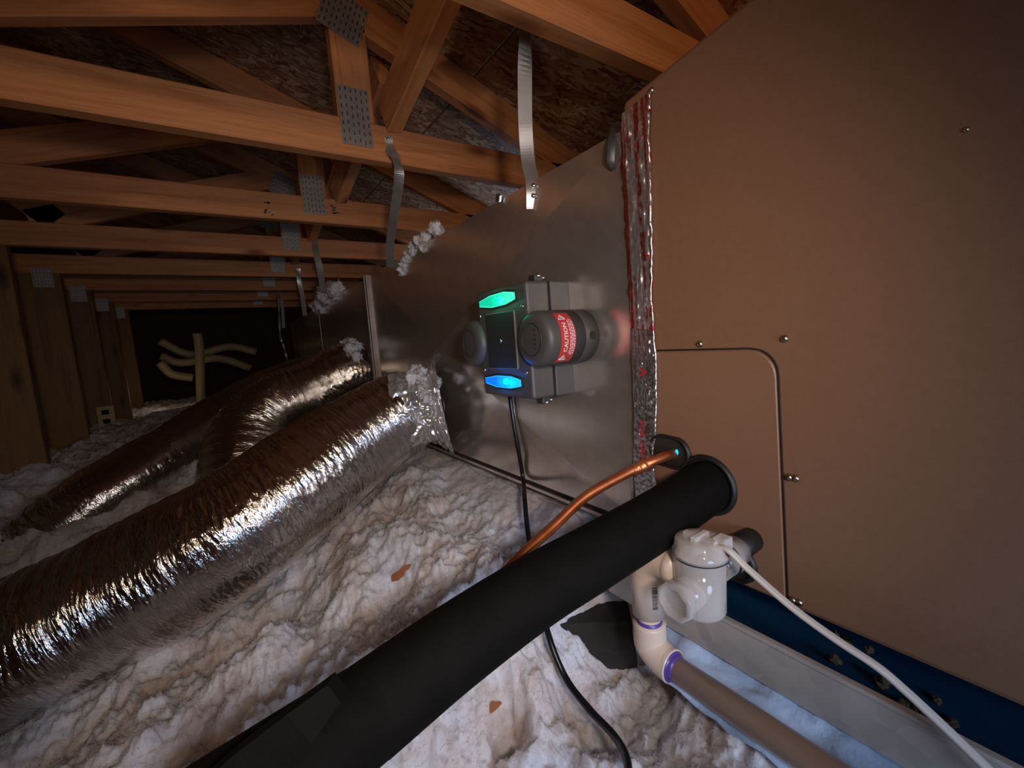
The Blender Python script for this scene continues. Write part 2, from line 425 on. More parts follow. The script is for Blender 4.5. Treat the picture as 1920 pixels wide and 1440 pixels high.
def glow(name, col, strength):
    k = NT(name); k.b.inputs['Base Color'].default_value = (col[0] * .3, col[1] * .3, col[2] * .3, 1)
    k.b.inputs['Emission Color'].default_value = (*col, 1); k.b.inputs['Emission Strength'].default_value = strength; k.b.inputs['Roughness'].default_value = 0.15
    return k.m
def lens_glow(name, hot, stops, strength):
    """moulded lens lit from behind by a small diode at 'hot' (purifier coordinates)"""
    k = NT(name); tc = k.n('ShaderNodeTexCoord'); mp = k.n('ShaderNodeMapping'); k.l(tc.outputs['Object'], mp.inputs['Vector'])
    mp.inputs['Location'].default_value = tuple(-a * b for a, b in zip(hot, (0, 16, 40))); mp.inputs['Scale'].default_value = (0, 16, 40)
    ln = k.n('ShaderNodeVectorMath', operation='LENGTH'); k.l(mp.outputs[0], ln.inputs[0])
    nz = k.n('ShaderNodeTexNoise', Scale=120.0, Detail=2.0); k.l(tc.outputs['Object'], nz.inputs['Vector'])
    ad = k.n('ShaderNodeMath', operation='MULTIPLY_ADD'); k.l(nz.outputs[0], ad.inputs[0]); ad.inputs[1].default_value = 0.35; k.l(ln.outputs['Value'], ad.inputs[2])
    k.l(k.ramp(ad.outputs[0], stops), k.b.inputs['Emission Color']); k.b.inputs['Emission Strength'].default_value = strength
    k.b.inputs['Base Color'].default_value = (0.02, 0.05, 0.05, 1); k.b.inputs['Roughness'].default_value = 0.12
    return k.m
GREEN = lens_glow('green_lens', (0, -0.032, 0.1765), [(0.25, (0.06, 1.0, 0.62)), (0.7, (0.0, 0.80, 0.40)), (1.6, (0.0, 0.62, 0.36))], 1.05)
BLUE = lens_glow('blue_lens', (0, -0.030, 0.0360), [(0.25, (0.0, 0.75, 1.0)), (0.6, (0.0, 0.36, 1.0)), (1.6, (0.0, 0.16, 0.85))], 1.25)
GREENR = glow('green_rim', (0.10, 1.0, 0.70), 1.1); BLUER = glow('blue_rim', (0.02, 0.50, 1.0), 1.1)
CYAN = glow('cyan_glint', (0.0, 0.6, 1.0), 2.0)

# ------------------------------------------------------------------ structure: floor, roof deck
v, f = box((-3.2, -1.6, -0.90), (2.0, 8.0, -0.85)); o = obj('floor', v, f, WALLM, smooth=False); tagp(o, kind='structure')

v, f = box((-2.2, 0.54, -0.85), (-0.395, 0.556, 0.47)); o = obj('shadow_partition', v, f, WALLM, smooth=False); tagp(o, kind='structure')  # unseen partition, added to cast the shadow over beams and left side
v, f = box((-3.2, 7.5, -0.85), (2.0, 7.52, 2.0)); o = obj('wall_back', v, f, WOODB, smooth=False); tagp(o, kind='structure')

def deck(x): return 1.007 - 0.375 * x                       # underside of the roof boards
roof = thing('roof', None, None, (0, 0, 1.0), kind='structure')
sl = A([1.0, 0, -0.375]); sl /= np.linalg.norm(sl); nrm = A([0.375, 0, 1.0]); nrm /= np.linalg.norm(nrm)
xs = [1.80, 0.688, -0.454, -1.596, -2.738]
ysr = [[-1.6, 0.62, 3.06, 5.5, 8.0], [-1.6, 1.86, 4.3, 8.0]]
for i in range(4):
    Ys = ysr[i % 2]
    for j in range(len(Ys) - 1):
        xa, xb = xs[i + 1] + 0.003, xs[i] - 0.003
        ya, yb = Ys[j] + 0.002, Ys[j + 1] - 0.002
        c = A([(xa + xb) / 2, (ya + yb) / 2, deck((xa + xb) / 2)]) + nrm * 0.006
        v, f = obox(c, sl, (0, 1, 0), nrm, (xb - xa) / sl[0], yb - ya, 0.012)
        obj('osb_panel', v, f, OSB, roof, smooth=False)
# opposite slope beyond the ridge, dark in the photograph
v, f = obox((-3.43, 3.2, 1.79), (1, 0, 0.375), (0, 1, 0), (-0.375, 0, 1), 1.5, 9.6, 0.012); obj('osb_panel', v, f, OSB, roof, smooth=False)

# ------------------------------------------------------------------ roof trusses
TY = [0.53, 1.115, 1.715, 2.33, 2.95, 3.55, 4.15, 4.75]
TLAB = ['orange lit roof truss at the top edge, nearest of the row',
        'roof truss whose bright lower chord runs widest across the upper left',
        'roof truss with dark ink stamps on its lower chord, behind the widest one',
        'roof truss with two straps nailed on, its chord meeting the big left post',
        'dim roof truss above the brown post, just behind the strapped one',
        'dark roof truss ending at the narrow post above the outlet',
        'shadowed roof truss far down the attic, last but one chord visible',
        'farthest roof truss, barely lit at the end of the attic']
def plate(name, c, wx, wz, Y, parent, ang=0.0):
    """toothed connector plate pressed on the truss face, with its rows of punched slots"""
    ca, sa = math.cos(ang), math.sin(ang)
    parts = [obox((c[0], Y - 0.0012, c[1]), (ca, 0, sa), (0, 1, 0), (-sa, 0, ca), wx, 0.002, wz)]
    o = obj(name, *parts[0], PLATE, parent, smooth=False)
    slots = []
    nx, nz = max(2, int(wx / 0.011)), max(2, int(wz / 0.018))
    for i in range(nx):
        for j in range(nz):
            lx, lz = (i + 0.5) / nx * wx - wx / 2, (j + 0.5) / nz * wz - wz / 2 + (0.004 if i % 2 else 0)
            slots.append(obox((c[0] + lx * ca - lz * sa, Y - 0.0024, c[1] + lx * sa + lz * ca), (ca, 0, sa), (0, 1, 0), (-sa, 0, ca), 0.0028, 0.0012, 0.009))
    s = obj('punched_slots', *cat_parts(slots), SLOT, o, smooth=False); s['kind'] = 'stuff'
    return o
for k, Y in enumerate(TY):
    t = thing('roof_truss', TLAB[k], 'truss', (0.3, Y, 0.472), group='roof trusses crossing the attic')
    yc = Y + 0.019
    xl = -2.0
    board('bottom_chord', (xl, yc, 0.5165), (1.25, yc, 0.5165), 0.038, 0.089, (0, 1, 0), WOOD, t, k * 3 + 1)
    cz = 1.007 - 0.0475
    board('top_chord', (-2.4, yc, cz + 0.9), (1.40, yc, cz - 0.525), 0.038, 0.089, (0, 1, 0), WOOD, t, k * 3 + 2)
    board('post', (0.343, yc, 0.561), (0.343, yc, 0.785), 0.038, 0.088, (0, 1, 0), WOOD, t, k * 3 + 3)
    board('web', (-0.53, yc + 0.0015, 0.562), (0.285, yc + 0.0015, 0.827), 0.034, 0.089, (0, 1, 0), WOOD, t, k * 3 + 4)
    board('web', (-0.46, yc + 0.0015, 0.567), (-1.2, yc + 0.0015, 1.36), 0.034, 0.089, (0, 1, 0), WOOD, t, k * 3 + 5)
    plate('gusset_plate', (0.339, 0.566), 0.074, 0.135, Y, t)
    plate('gusset_plate', (0.335, 0.795), 0.10, 0.10, Y, t, -0.36)
    if k >= 3:
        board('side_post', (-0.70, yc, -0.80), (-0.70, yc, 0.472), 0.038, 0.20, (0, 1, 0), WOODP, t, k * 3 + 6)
        plate('gusset_plate', (-0.66, 0.45), 0.07, 0.09, Y, t)
    if k == 0:
        board('side_post', (-0.44, yc, -0.80), (-0.44, yc, 0.472), 0.038, 0.10, (0, 1, 0), WOOD, t, 77)  # out-of-view post, added to block the work light on the left
    if k == 2:                                              # smudged mill stamps
        for (px, py, n, s) in ((505, 375, 3, .012), (503, 396, 4, .012), (626, 390, 5, .02)):
            P = ony(px, py, Y - 0.0006); parts = []
            for q in range(n):
                parts.append(obox((P[0] + rnd.uniform(-.012, .012), Y - 0.0006, P[2] + rnd.uniform(-s, s)), (1, 0, rnd.uniform(-.5, .5)), (0, 1, 0), (0, 0, 1), rnd.uniform(.006, .016), 0.0006, rnd.uniform(.003, .009)))
            obj('ink_stamp', *cat_parts(parts), INK, t, smooth=False)
BRL = ['broad diagonal brace rising from the widest chord past the top edge', 'diagonal brace in the second gap, rising beside the dented gusset',
       'short diagonal brace in the third gap behind the stamped chord', 'dim diagonal brace in the fourth gap']
for k in range(1, 5):
    Y0, Y1 = TY[k], TY[k - 1]
    t = thing('diagonal_brace', BRL[k - 1], 'brace', (0.43, Y0, 0.57), group='braces between the trusses')
    board('board', (0.428, Y0 + 0.005, 0.585), (0.455, Y1 + 0.10, 0.585 + 0.34 * (Y0 - Y1 - 0.10)), 0.040, 0.085, (1, 0, 0.15), WOOD, t, k * 5 + 40)
t = thing('eave_board', 'rusty brown board along the eave behind the galvanized plenum top', 'board', (1.22, 2.0, 0.30))
board('board', (1.24, 0.62, 0.42), (1.24, 5.0, 0.42), 0.038, 0.24, (1, 0, 0), WOOD, t, 91)

# ------------------------------------------------------------------ blown insulation
def ground(x, y):
    s = np.clip(0.5 - x, -0.3, 1.05)
    z = -0.315 - 0.335 * s - 0.01
    z = np.where(x > 0.5, -0.335, z)
    far = np.clip((y - 1.25) / 1.1, 0, 1); far = far * far * (3 - 2 * far)
    z = z * (1 - far) + far * np.maximum(z, -0.36)
    near = np.clip((0.62 - y) / 0.25, 0, 1); near = near * near * (3 - 2 * near)
    z = z - 0.10 * near * np.clip((x + 0.2) / 0.5, 0, 1)
    pit = np.exp(-(((x - 0.385) / 0.080) ** 2 + ((y - 0.395) / 0.085) ** 2) ** 2)
    return z - 0.068 * pit
nu, nv = 720, 620
vv = np.linspace(0, 1, nv); uu = np.linspace(0, 1, nu)
Yg = 0.02 + 5.4 * (0.30 * vv + 0.70 * vv ** 2.4)
XL = -(0.34 + 0.72 * np.minimum(Yg, 2.4)); XR = 0.535
X = XL[:, None] + (XR - XL)[:, None] * uu[None, :]; Yy = np.repeat(Yg[:, None], nu, 1)
Z = ground(X, Yy)
P = np.stack([X, Yy, Z], -1)
def puff(p, s, o): return np.abs(noise3(p * s + o)) - 0.28
q = P * A([1, 1, 0.9])
h = (0.042 * noise3(q * 6 + 3.1) + 0.026 * noise3(q * 12 + 9.7) + 0.013 * noise3(q * 26 + 1.3) + 0.0075 * noise3(q * 55 + 5.5)
     + 0.0046 * noise3(q * 112 + 8.1) + 0.0032 * noise3(q * 225 + 4.4))
def bump_at(px, py, z, r, a): 
    c_ = onz(px, py, z); return a * np.exp(-(((X - c_[0]) ** 2 + (Yy - c_[1]) ** 2) / r ** 2))
h = h + bump_at(560, 1085, -.44, .07, -.035) + bump_at(430, 1150, -.47, .06, -.03) + bump_at(500, 1160, -.45, .05, .022) + bump_at(640, 1120, -.44, .05, .02)
h = h + bump_at(945, 1285, -.44, .022, -.09) + bump_at(700, 960, -.38, .10, .015)
edge = np.clip((X - 0.36) / 0.12, 0, 1) * (Yy > 0.4)
h = h * (1 - 0.75 * edge)
P[..., 2] += h
P[..., 0] += 0.0035 * noise3(q * 90 + 20); P[..., 1] += 0.0035 * noise3(q * 90 + 50)
GRIDP = P.reshape(-1, 3).copy()
idx = np.arange(nu * nv).reshape(nv, nu)
Fq = np.stack([idx[:-1, :-1], idx[:-1, 1:], idx[1:, 1:], idx[1:, :-1]], -1).reshape(-1, 4)
keep = ~((P[..., 0] > 0.53) & (Yy < 0.43)).reshape(-1)
Fq = Fq[keep[Fq].all(1)]
Fq = np.concatenate([Fq[:, [0, 1, 2]], Fq[:, [0, 2, 3]]])
# loose tufts scattered over it
bm = bmesh.new(); bmesh.ops.create_icosphere(bm, subdivisions=2, radius=1.0); bm.verts.index_update()
ico = A([tuple(a.co) for a in bm.verts]); icf = A([[a.index for a in g.verts] for g in bm.faces]); bm.free()
def tuft(seed, spiky=0.55):
    n = np.abs(noise3(ico * 1.7 + seed * 7.3)) * 0.9 + np.abs(noise3(ico * 4.3 + seed * 3.7)) * spiky * 1.3
    return ico * (0.5 + n)[:, None] * A([1, 1, 0.8])
TUFTS = [tuft(s) for s in range(8)]
vs, fs, nofs = [P.reshape(-1, 3)], [Fq], nu * nv
rs = np.random.RandomState(5)
for i in range(0):
    y = 0.12 + 2.6 * rs.rand() ** 1.7; x = rs.uniform(-0.75 - 0.1 * y, 0.47)
    if x > 0.36 and y < 0.47: continue
    z = float(ground(A(x), A(y))); pq = A([x, y, z * 0.3])
    p2 = A([x, y, z]) * A([1, 1, 0.3])
    z += 0.042 * noise3(p2 * 6 + 3.1) * (1 - 0.75 * np.clip((x - 0.36) / 0.12, 0, 1)) + 0.007
    r = rs.uniform(0.003, 0.009) * (0.8 + 0.35 * y)
    a = rs.rand() * 6.28; R = A([[math.cos(a), -math.sin(a), 0], [math.sin(a), math.cos(a), 0], [0, 0, 1]])
    vs.append(TUFTS[i % 8] @ R.T * r + A([x, y, z])); fs.append(icf + nofs); nofs += len(ico)
# fine wisps of fibre standing off the surface
Pf = P.reshape(-1, 3)
ok = np.where((Pf[:, 1] > 0.15) & (Pf[:, 1] < 2.4) & (Pf[:, 0] < 0.50))[0]
pk = Pf[rs.choice(ok, 380000)]
def wisps(pk, L, wd, up=0.6):
    n_ = len(pk); d_ = rs.normal(size=(n_, 3)); d_[:, 2] = np.abs(d_[:, 2]) * up; d_ /= np.linalg.norm(d_, axis=1)[:, None]
    s_ = np.cross(d_, rs.normal(size=(n_, 3))); s_ /= np.linalg.norm(s_, axis=1)[:, None]
    l_ = L * rs.uniform(0.4, 1.3, (n_, 1)); w_ = wd * rs.uniform(0.5, 1.3, (n_, 1)); b_ = pk - d_ * l_ * 0.25
    return np.stack([b_ - s_ * w_, b_ + s_ * w_, b_ + d_ * l_], 1).reshape(-1, 3), np.arange(3 * n_).reshape(-1, 3)
wsc = (0.45 + 0.55 * pk[:, 1:2])
wv_, wf_ = wisps(pk, 0.0075 * wsc, 0.0006 * wsc, 1.2); nsol = sum(len(a) for a in fs)
vs.append(wv_); fs.append(wf_ + nofs)
o = obj('blown_insulation', np.vstack(vs), np.concatenate(fs), INSUL, smooth=True, base=(0, 1, -0.6))
add_wisp_slot(o, nsol)
tagp(o, 'white fluffy blown insulation covering the attic floor', 'insulation', kind='stuff')

# ------------------------------------------------------------------ plenum
FX = 0.5
pl = thing('supply_plenum', 'galvanized sheet metal plenum box with creased side behind the foil tape', 'duct', (0.75, 1.6, -0.30))
def creased(name, x, y0, y1, z0, z1, parent, bulge, mat=GALV, t=0.004):
    """cross-broken side sheet: four facets rising to the middle, folded edges"""
    n = 2
    v = [(x, y0, z0), (x, y1, z0), (x, y1, z1), (x, y0, z1), (x - bulge, (y0 + y1) / 2, (z0 + z1) / 2),
         (x + t, y0, z0), (x + t, y1, z0), (x + t, y1, z1), (x + t, y0, z1)]
    f = [(0, 4, 1), (1, 4, 2), (2, 4, 3), (3, 4, 0), (0, 1, 6, 5), (1, 2, 7, 6), (2, 3, 8, 7), (3, 0, 5, 8), (5, 6, 7, 8)]
    return obj(name, A(v), f, mat, parent, smooth=False)
creased('side_panel', FX, 0.4265, 1.70, -0.298, 0.278, pl, 0.022)
v, f = box((FX + 0.004, 0.4265, 0.272), (1.02, 1.70, 0.278)); obj('top_panel', v, f, GALV, pl, smooth=False)
v, f = box((FX + 0.004, 0.4265, -0.298), (1.02, 1.70, -0.292)); obj('bottom_panel', v, f, GALV, pl, smooth=False)
v, f = box((1.016, 0.4265, -0.292), (1.02, 1.70, 0.272)); obj('back_panel', v, f, GALV, pl, smooth=False)
v, f = box((FX - 0.002, 0.4265, -0.304), (FX + 0.03, 1.70, -0.298), 0.001); obj('bottom_hem', v, f, SEAM, pl, smooth=False)
v, f = box((FX - 0.005, 0.4265, -0.311), (FX + 0.03, 1.70, -0.304), 0.001); obj('bottom_flange', v, f, GALV, pl, smooth=False)
Pc = onx(935, 371, FX - 0.004); v, f = obox(Pc, (0.9, -0.3, 0.2), (0.2, 1, 0.5), (0, -0.4, 1), 0.006, 0.020, 0.014, 0.001); obj('edge_highlight', v, f, STEEL, pl, smooth=False)  # bright steel chip added in place of a highlight on the edge
pl2 = thing('trunk_duct', 'darker galvanized trunk duct continuing beyond the plenum seam', 'duct', (0.75, 2.7, -0.30))
creased('side_panel', FX, 1.72, 2.75, -0.298, 0.272, pl2, 0.006)
creased('side_panel', FX, 2.76, 4.0, -0.298, 0.262, pl2, 0.006)
v, f = box((FX + 0.004, 1.72, 0.262), (1.0, 4.0, 0.27)); obj('top_panel', v, f, GALV, pl2, smooth=False)
v, f = box((FX - 0.012, 1.69, -0.31), (FX + 0.02, 1.735, 0.285), 0.003); obj('drive_cleat', v, f, CLEAT, pl2, smooth=False)
v, f = box((FX - 0.016, 1.704, -0.31), (FX - 0.010, 1.720, 0.285), 0.002); obj('cleat_fold', v, f, CLEAT, pl2, smooth=False)

# ------------------------------------------------------------------ air handler
ah = thing('air_handler', 'tan painted air handler cabinet filling the right side', 'air handler', (0.78, -0.2, -0.327))
v, f = box((FX, -1.1, -0.327), (1.06, 0.425, 0.312), 0.006); v[:, 2] += np.where(v[:, 2] > 0, np.clip((0.425 - v[:, 1]) * 0.17, 0, 0.20), 0)
obj('cabinet', v, f, TAN, ah, smooth=False)
# access panel with a rounded upper corner, standing a little proud
y0, y1, z0, z1, r = 0.228, 0.424, -0.322, -0.0335, 0.030
outl = [(y1, z0), (y1, z1)] + [(y0 + r - r * math.sin(a), z1 - r + r * math.cos(a)) for a in np.linspace(0, math.pi / 2, 10)] + [(y0 - 0.008, z0)]
n = len(outl)
def inset(pts, d):
    c = A([(y0 + y1) / 2, (z0 + z1) / 2]); p = A(pts); return p + np.sign(c - p) * d
pv = [(FX + 0.0005, a, b) for a, b in outl] + [(FX - 0.0018, a, b) for a, b in outl] + [(FX - 0.0026, a, b) for a, b in inset(outl, 0.0010)]
pf = [tuple((i, (i + 1) % n, n + (i + 1) % n, n + i)) for i in range(n)] + [tuple((n + i, n + (i + 1) % n, 2 * n + (i + 1) % n, 2 * n + i)) for i in range(n)] + [tuple(2 * n + i for i in range(n))]
ap = obj('access_panel', A(pv), pf, TANP, ah, smooth=False)
pp = A([(FX - 0.001, a - (0.0025 if a < y0 + 0.02 else 0), b + (0.0022 if b > z1 - 0.02 else 0)) for a, b in outl[1:]])
v, f = tube(pp, 0.0010, 8); obj('panel_gap', v, f, SEAM, ap)
def screw(P, r, mat, parent, axis=(-1, 0, 0), name='screw'):
    v, f = lathe(P, axis, [(-0.002, r * 0.4), (0, r), (r * 0.5, r * 0.95), (r * 0.85, r * 0.6), (r * 0.95, 0.0005)], 12)
    return obj(name, v, f, mat, parent)
for px, py in ((1313, 645), (1472, 635), (1480, 895), (1487, 1125), (1222, 170), (1812, 243)):
    P = onx(px, py); P[0] = FX
    screw(P, 0.0042 if px != 1812 else 0.002, BRASS, ah)
    if py in (895, 1125):
        screw(P + A([0.0, -0.0065, 0.0005]), 0.0042, BRASS, ah)
def oval(c, ay, az, ry, rz, mat_in, mat_ring, parent, stretch=0.0, name='grommet'):
    """rubber grommet: raised ring around a dark recess, stadium shaped along ay"""
    th = np.linspace(0, 2 * math.pi, 40, endpoint=False)
    ay = A([0, ay[0], ay[1]], float); az = A([0, az[0], az[1]], float); c = A(c, float)
    ctr = [c + ay * (ry * math.cos(a) + stretch * np.sign(math.cos(a))) + az * rz * math.sin(a) for a in th]
    prof = [(0.0, 1.0), (-0.005, 0.97), (-0.006, 0.90), (-0.004, 0.84), (0.0015, 0.82)]
    vv_, ff_ = [], []
    for d, s in prof:
        vv_ += [c + (p - c) * s + A([d, 0, 0]) for p in ctr]
    m = 40
    for i in range(len(prof) - 1):
        for j in range(m):
            ff_.append((i * m + j, i * m + (j + 1) % m, (i + 1) * m + (j + 1) % m, (i + 1) * m + j))
    g = obj(name, A(vv_), ff_, mat_ring, parent)
    hv = [c + (p - c) * 0.84 + A([-0.0012, 0, 0]) for p in ctr]
    obj('hole', A(hv), [tuple(range(m))], mat_in, g, smooth=False)
    return g
g = oval((FX - 0.0030, 0.366, -0.171), (1, 0.04), (-0.04, 1), 0.022, 0.0225, SEAM, RUBBER, ah, 0.011)
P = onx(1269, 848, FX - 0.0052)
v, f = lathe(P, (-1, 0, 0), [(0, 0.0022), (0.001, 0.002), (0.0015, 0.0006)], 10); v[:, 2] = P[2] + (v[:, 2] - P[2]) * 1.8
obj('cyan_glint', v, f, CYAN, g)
oval((FX - 0.0030, 0.312, -0.206), (1, 0), (0, 1), 0.040, 0.040, SEAM, RUBBER, ah)
oval((FX - 0.0030, 0.298, -0.300), (1, -0.15), (0.15, 1), 0.022, 0.024, SEAM, RUBBER, ah, 0.026)

# ------------------------------------------------------------------ drain pan, film, block
pan = thing('drain_pan', 'galvanized drain pan under the air handler, blue reflection coloured into its bottom', 'pan', (0.75, -0.1, -0.378))
PX, PT, PB = 0.425, -0.325, -0.376
YE = 0.425
v, f = box((PX, -1.0, PB), (PX + 0.0025, YE, PT)); obj('front_wall', v, f, GALVP, pan, smooth=False)
v, f = box((PX - 0.003, -1.0, PT - 0.003), (PX + 0.0045, YE, PT + 0.0015), 0.001); obj('rolled_lip', v, f, GALVP, pan, smooth=False)
v, f = box((PX, YE - 0.0025, PB), (1.0, YE, PT)); obj('end_wall', v, f, GALVP, pan, smooth=False)
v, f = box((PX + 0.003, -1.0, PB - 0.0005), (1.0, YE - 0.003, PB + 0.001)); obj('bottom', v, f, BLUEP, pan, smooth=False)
v, f = box((0.62, -1.0, PB + 0.001), (0.66, YE - 0.02, -0.3275)); o = obj('support_rail', v, f, RUBBER, smooth=False)
tagp(o, 'dark support rail in the drain pan beneath the air handler', 'rail')
# loose film under the pan
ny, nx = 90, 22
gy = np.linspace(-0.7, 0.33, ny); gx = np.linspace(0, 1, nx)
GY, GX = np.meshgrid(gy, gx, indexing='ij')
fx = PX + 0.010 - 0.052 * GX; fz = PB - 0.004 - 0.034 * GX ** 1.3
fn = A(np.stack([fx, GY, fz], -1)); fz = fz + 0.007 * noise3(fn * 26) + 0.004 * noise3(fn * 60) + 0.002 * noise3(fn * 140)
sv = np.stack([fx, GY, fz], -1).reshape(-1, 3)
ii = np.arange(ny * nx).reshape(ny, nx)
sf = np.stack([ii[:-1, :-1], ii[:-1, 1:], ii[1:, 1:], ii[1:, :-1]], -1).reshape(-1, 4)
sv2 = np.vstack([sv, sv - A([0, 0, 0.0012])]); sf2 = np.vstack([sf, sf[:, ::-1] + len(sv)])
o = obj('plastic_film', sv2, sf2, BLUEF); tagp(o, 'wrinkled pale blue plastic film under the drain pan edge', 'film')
c = (atd(1060, 1160, .65) + atd(1195, 1153, .65) + atd(1090, 1250, .65) + atd(1195, 1215, .65)) / 4
ex = atd(1195, 1153, .63) - atd(1060, 1160, .66); ez = A([0, 0, 1.0]); ez = ez - ex * (ez @ ex) / (ex @ ex); ey = np.cross(ez, ex)
bm = bmesh.new(); bmesh.ops.create_cube(bm, size=1.0); bmesh.ops.subdivide_edges(bm, edges=bm.edges[:], cuts=7, use_grid_fill=True); bm.verts.index_update()
bv = A([tuple(q.co) for q in bm.verts]); bf = [tuple(q.index for q in g.verts) for g in bm.faces]; bm.free()
mm = np.stack([ex / np.linalg.norm(ex) * 0.100, ey / np.linalg.norm(ey) * 0.05, ez / np.linalg.norm(ez) * 0.075])
bv = bv @ mm + c + A([0.0, 0.012, -0.004]); bv = bv + 0.0018 * np.stack([noise3(bv * 60), noise3(bv * 60 + 9), noise3(bv * 60 + 31)], -1)
o = obj('support_block', bv, bf, BLOCKM, smooth=False); tagp(o, 'rough black block in the insulation beside the cream elbow', 'block')

# ------------------------------------------------------------------ foil tape on the joint
def ribbon(name, left, right, mat, parent, n=260, m=26, amp=0.0022, x0=FX - 0.004, seed=0.0, thick=0.0008):
    L = spline([onx(*p, x0) for p in left], n); R = spline([onx(*p, x0) for p in right], n)
    t = np.linspace(0, 1, m); G = L[:, None, :] * (1 - t)[None, :, None] + R[:, None, :] * t[None, :, None]
    q = G * A([60, 120, 22]) + seed
    dx = amp * (np.abs(noise3(q)) * 1.6 + 0.8 * np.abs(noise3(q * 2.3 + 4)) + 0.5 * noise3(G * 150 + seed))
    G = G.copy(); G[..., 0] -= dx; G[..., 1] += 0.0012 * noise3(G * 70 + 3 + seed)
    G1 = G.copy(); G1[..., 0] += thick + dx * 0 + 0.002
    ii = np.arange(n * m).reshape(n, m); F = np.stack([ii[:-1, :-1], ii[:-1, 1:], ii[1:, 1:], ii[1:, :-1]], -1).reshape(-1, 4)
    bl = np.concatenate([ii[:, 0], ii[-1, 1:], ii[::-1, -1][1:], ii[0, ::-1][1:-1]]); k = n * m
    S = np.stack([bl, np.roll(bl, -1), np.roll(bl, -1) + k, bl + k], -1)
    return obj(name, np.vstack([G.reshape(-1, 3), G1.reshape(-1, 3)]), np.vstack([F, F[:, ::-1] + k, S]), mat, parent, smooth=False)
tape = thing('foil_tape', 'crumpled foil tape strip with red print down the plenum joint', 'tape', (FX - 0.004, 0.41, -0.27))
ribbon('upper_strip', [(1167, 213), (1166, 300), (1173, 400), (1180, 520), (1184, 640)], [(1219, 172), (1219, 260), (1222, 400), (1223, 540), (1227, 640)], TAPER, tape, seed=2.0)
ribbon('lower_strip', [(1183, 615), (1186, 700), (1190, 800), (1188, 880), (1194, 945)], [(1226, 620), (1231, 700), (1230, 800), (1226, 860), (1234, 940)], TAPE, tape, seed=8.0, x0=FX - 0.0065, amp=0.0016)
v, f = box((FX - 0.006, 0.432, -0.325), (FX - 0.001, 0.437, -0.20)); obj('joint_edge', v, f, GALVD, tape, smooth=False)

def text_mesh(body, size):
    cu = bpy.data.curves.new('lettering', 'FONT'); cu.body = body; cu.size = size; cu.align_x = 'CENTER'; cu.align_y = 'CENTER'; cu.resolution_u = 3; cu.offset = size * 0.018
    to = bpy.data.objects.new('lettering', cu); COL.objects.link(to)
    dg = bpy.context.evaluated_depsgraph_get(); dg.update()
    me = bpy.data.meshes.new_from_object(to.evaluated_get(dg))
    bm = bmesh.new(); bm.from_mesh(me); bmesh.ops.triangulate(bm, faces=bm.faces[:])
    bmesh.ops.subdivide_edges(bm, edges=[e for e in bm.edges if e.calc_length() > size * 0.35], cuts=2)
    bm.verts.index_update()
    v = A([tuple(q.co) for q in bm.verts]); f = [tuple(q.index for q in g.verts) for g in bm.faces]; bm.free()
    bpy.data.objects.remove(to); bpy.data.meshes.remove(me); bpy.data.curves.remove(cu)
    return v, f
def text_on_face(body, px, py, size, X, mat, parent, flip=-1):
    """lettering reading downwards on the x = X plane"""
    v, f = text_mesh(body, size); P = onx(px, py, X)
    w_ = np.stack([np.full(len(v), X), P[1] - v[:, 1], P[2] - v[:, 0]], -1)      # text runs down (-z); tops of letters towards -y (right in view)
    return obj('lettering', w_, f, mat, parent, smooth=False)
text_on_face('FOIL-GRIP', 1204, 826, 0.0135, FX - 0.0128, REDINK, tape)
text_on_face('A', 1205, 698, 0.018, FX - 0.0130, REDINK, tape)
text_on_face('A', 1214, 480, 0.010, FX - 0.0100, REDINK, tape)

# ------------------------------------------------------------------ ultraviolet purifier on the plenum
pu = thing('air_purifier', 'charcoal air purifier with green and blue lamps on the plenum side', 'purifier', (0.45, 0.632, -0.11))
xf = 0.407; Y0, Y1, Zb, Zt = 0.5535, 0.712, -0.102, 0.0895
v, f = box((0.456, Y0, Zb), (0.4975, Y1, Zt), 0.003); obj('rear_housing', v, f, PLAST, pu, smooth=False)
bm = bmesh.new()
v, f = box((xf, Y0 + 0.0004, Zb + 0.0004), (0.4545, Y1 - 0.0004, Zt - 0.0004), 0.005); fh = obj('front_housing', v, f, PLAST, pu, smooth=False)
v, f = box((0.454, Y0 + 0.001, Zb + 0.001), (0.457, Y1 - 0.001, Zt - 0.001)); obj('housing_seam', v, f, SEAM, pu, smooth=False)
v, f = box((0.4972, Y0 - 0.001, Zb - 0.001), (0.4995, Y1 + 0.001, Zt + 0.001)); obj('gasket', v, f, SEAM, pu, smooth=False)
v, f = box((xf - 0.0022, 0.590, -0.0505), (xf + 0.001, 0.680, 0.045), 0.0009); cp = obj('cover_plate', v, f, PLASTD, pu, smooth=False)
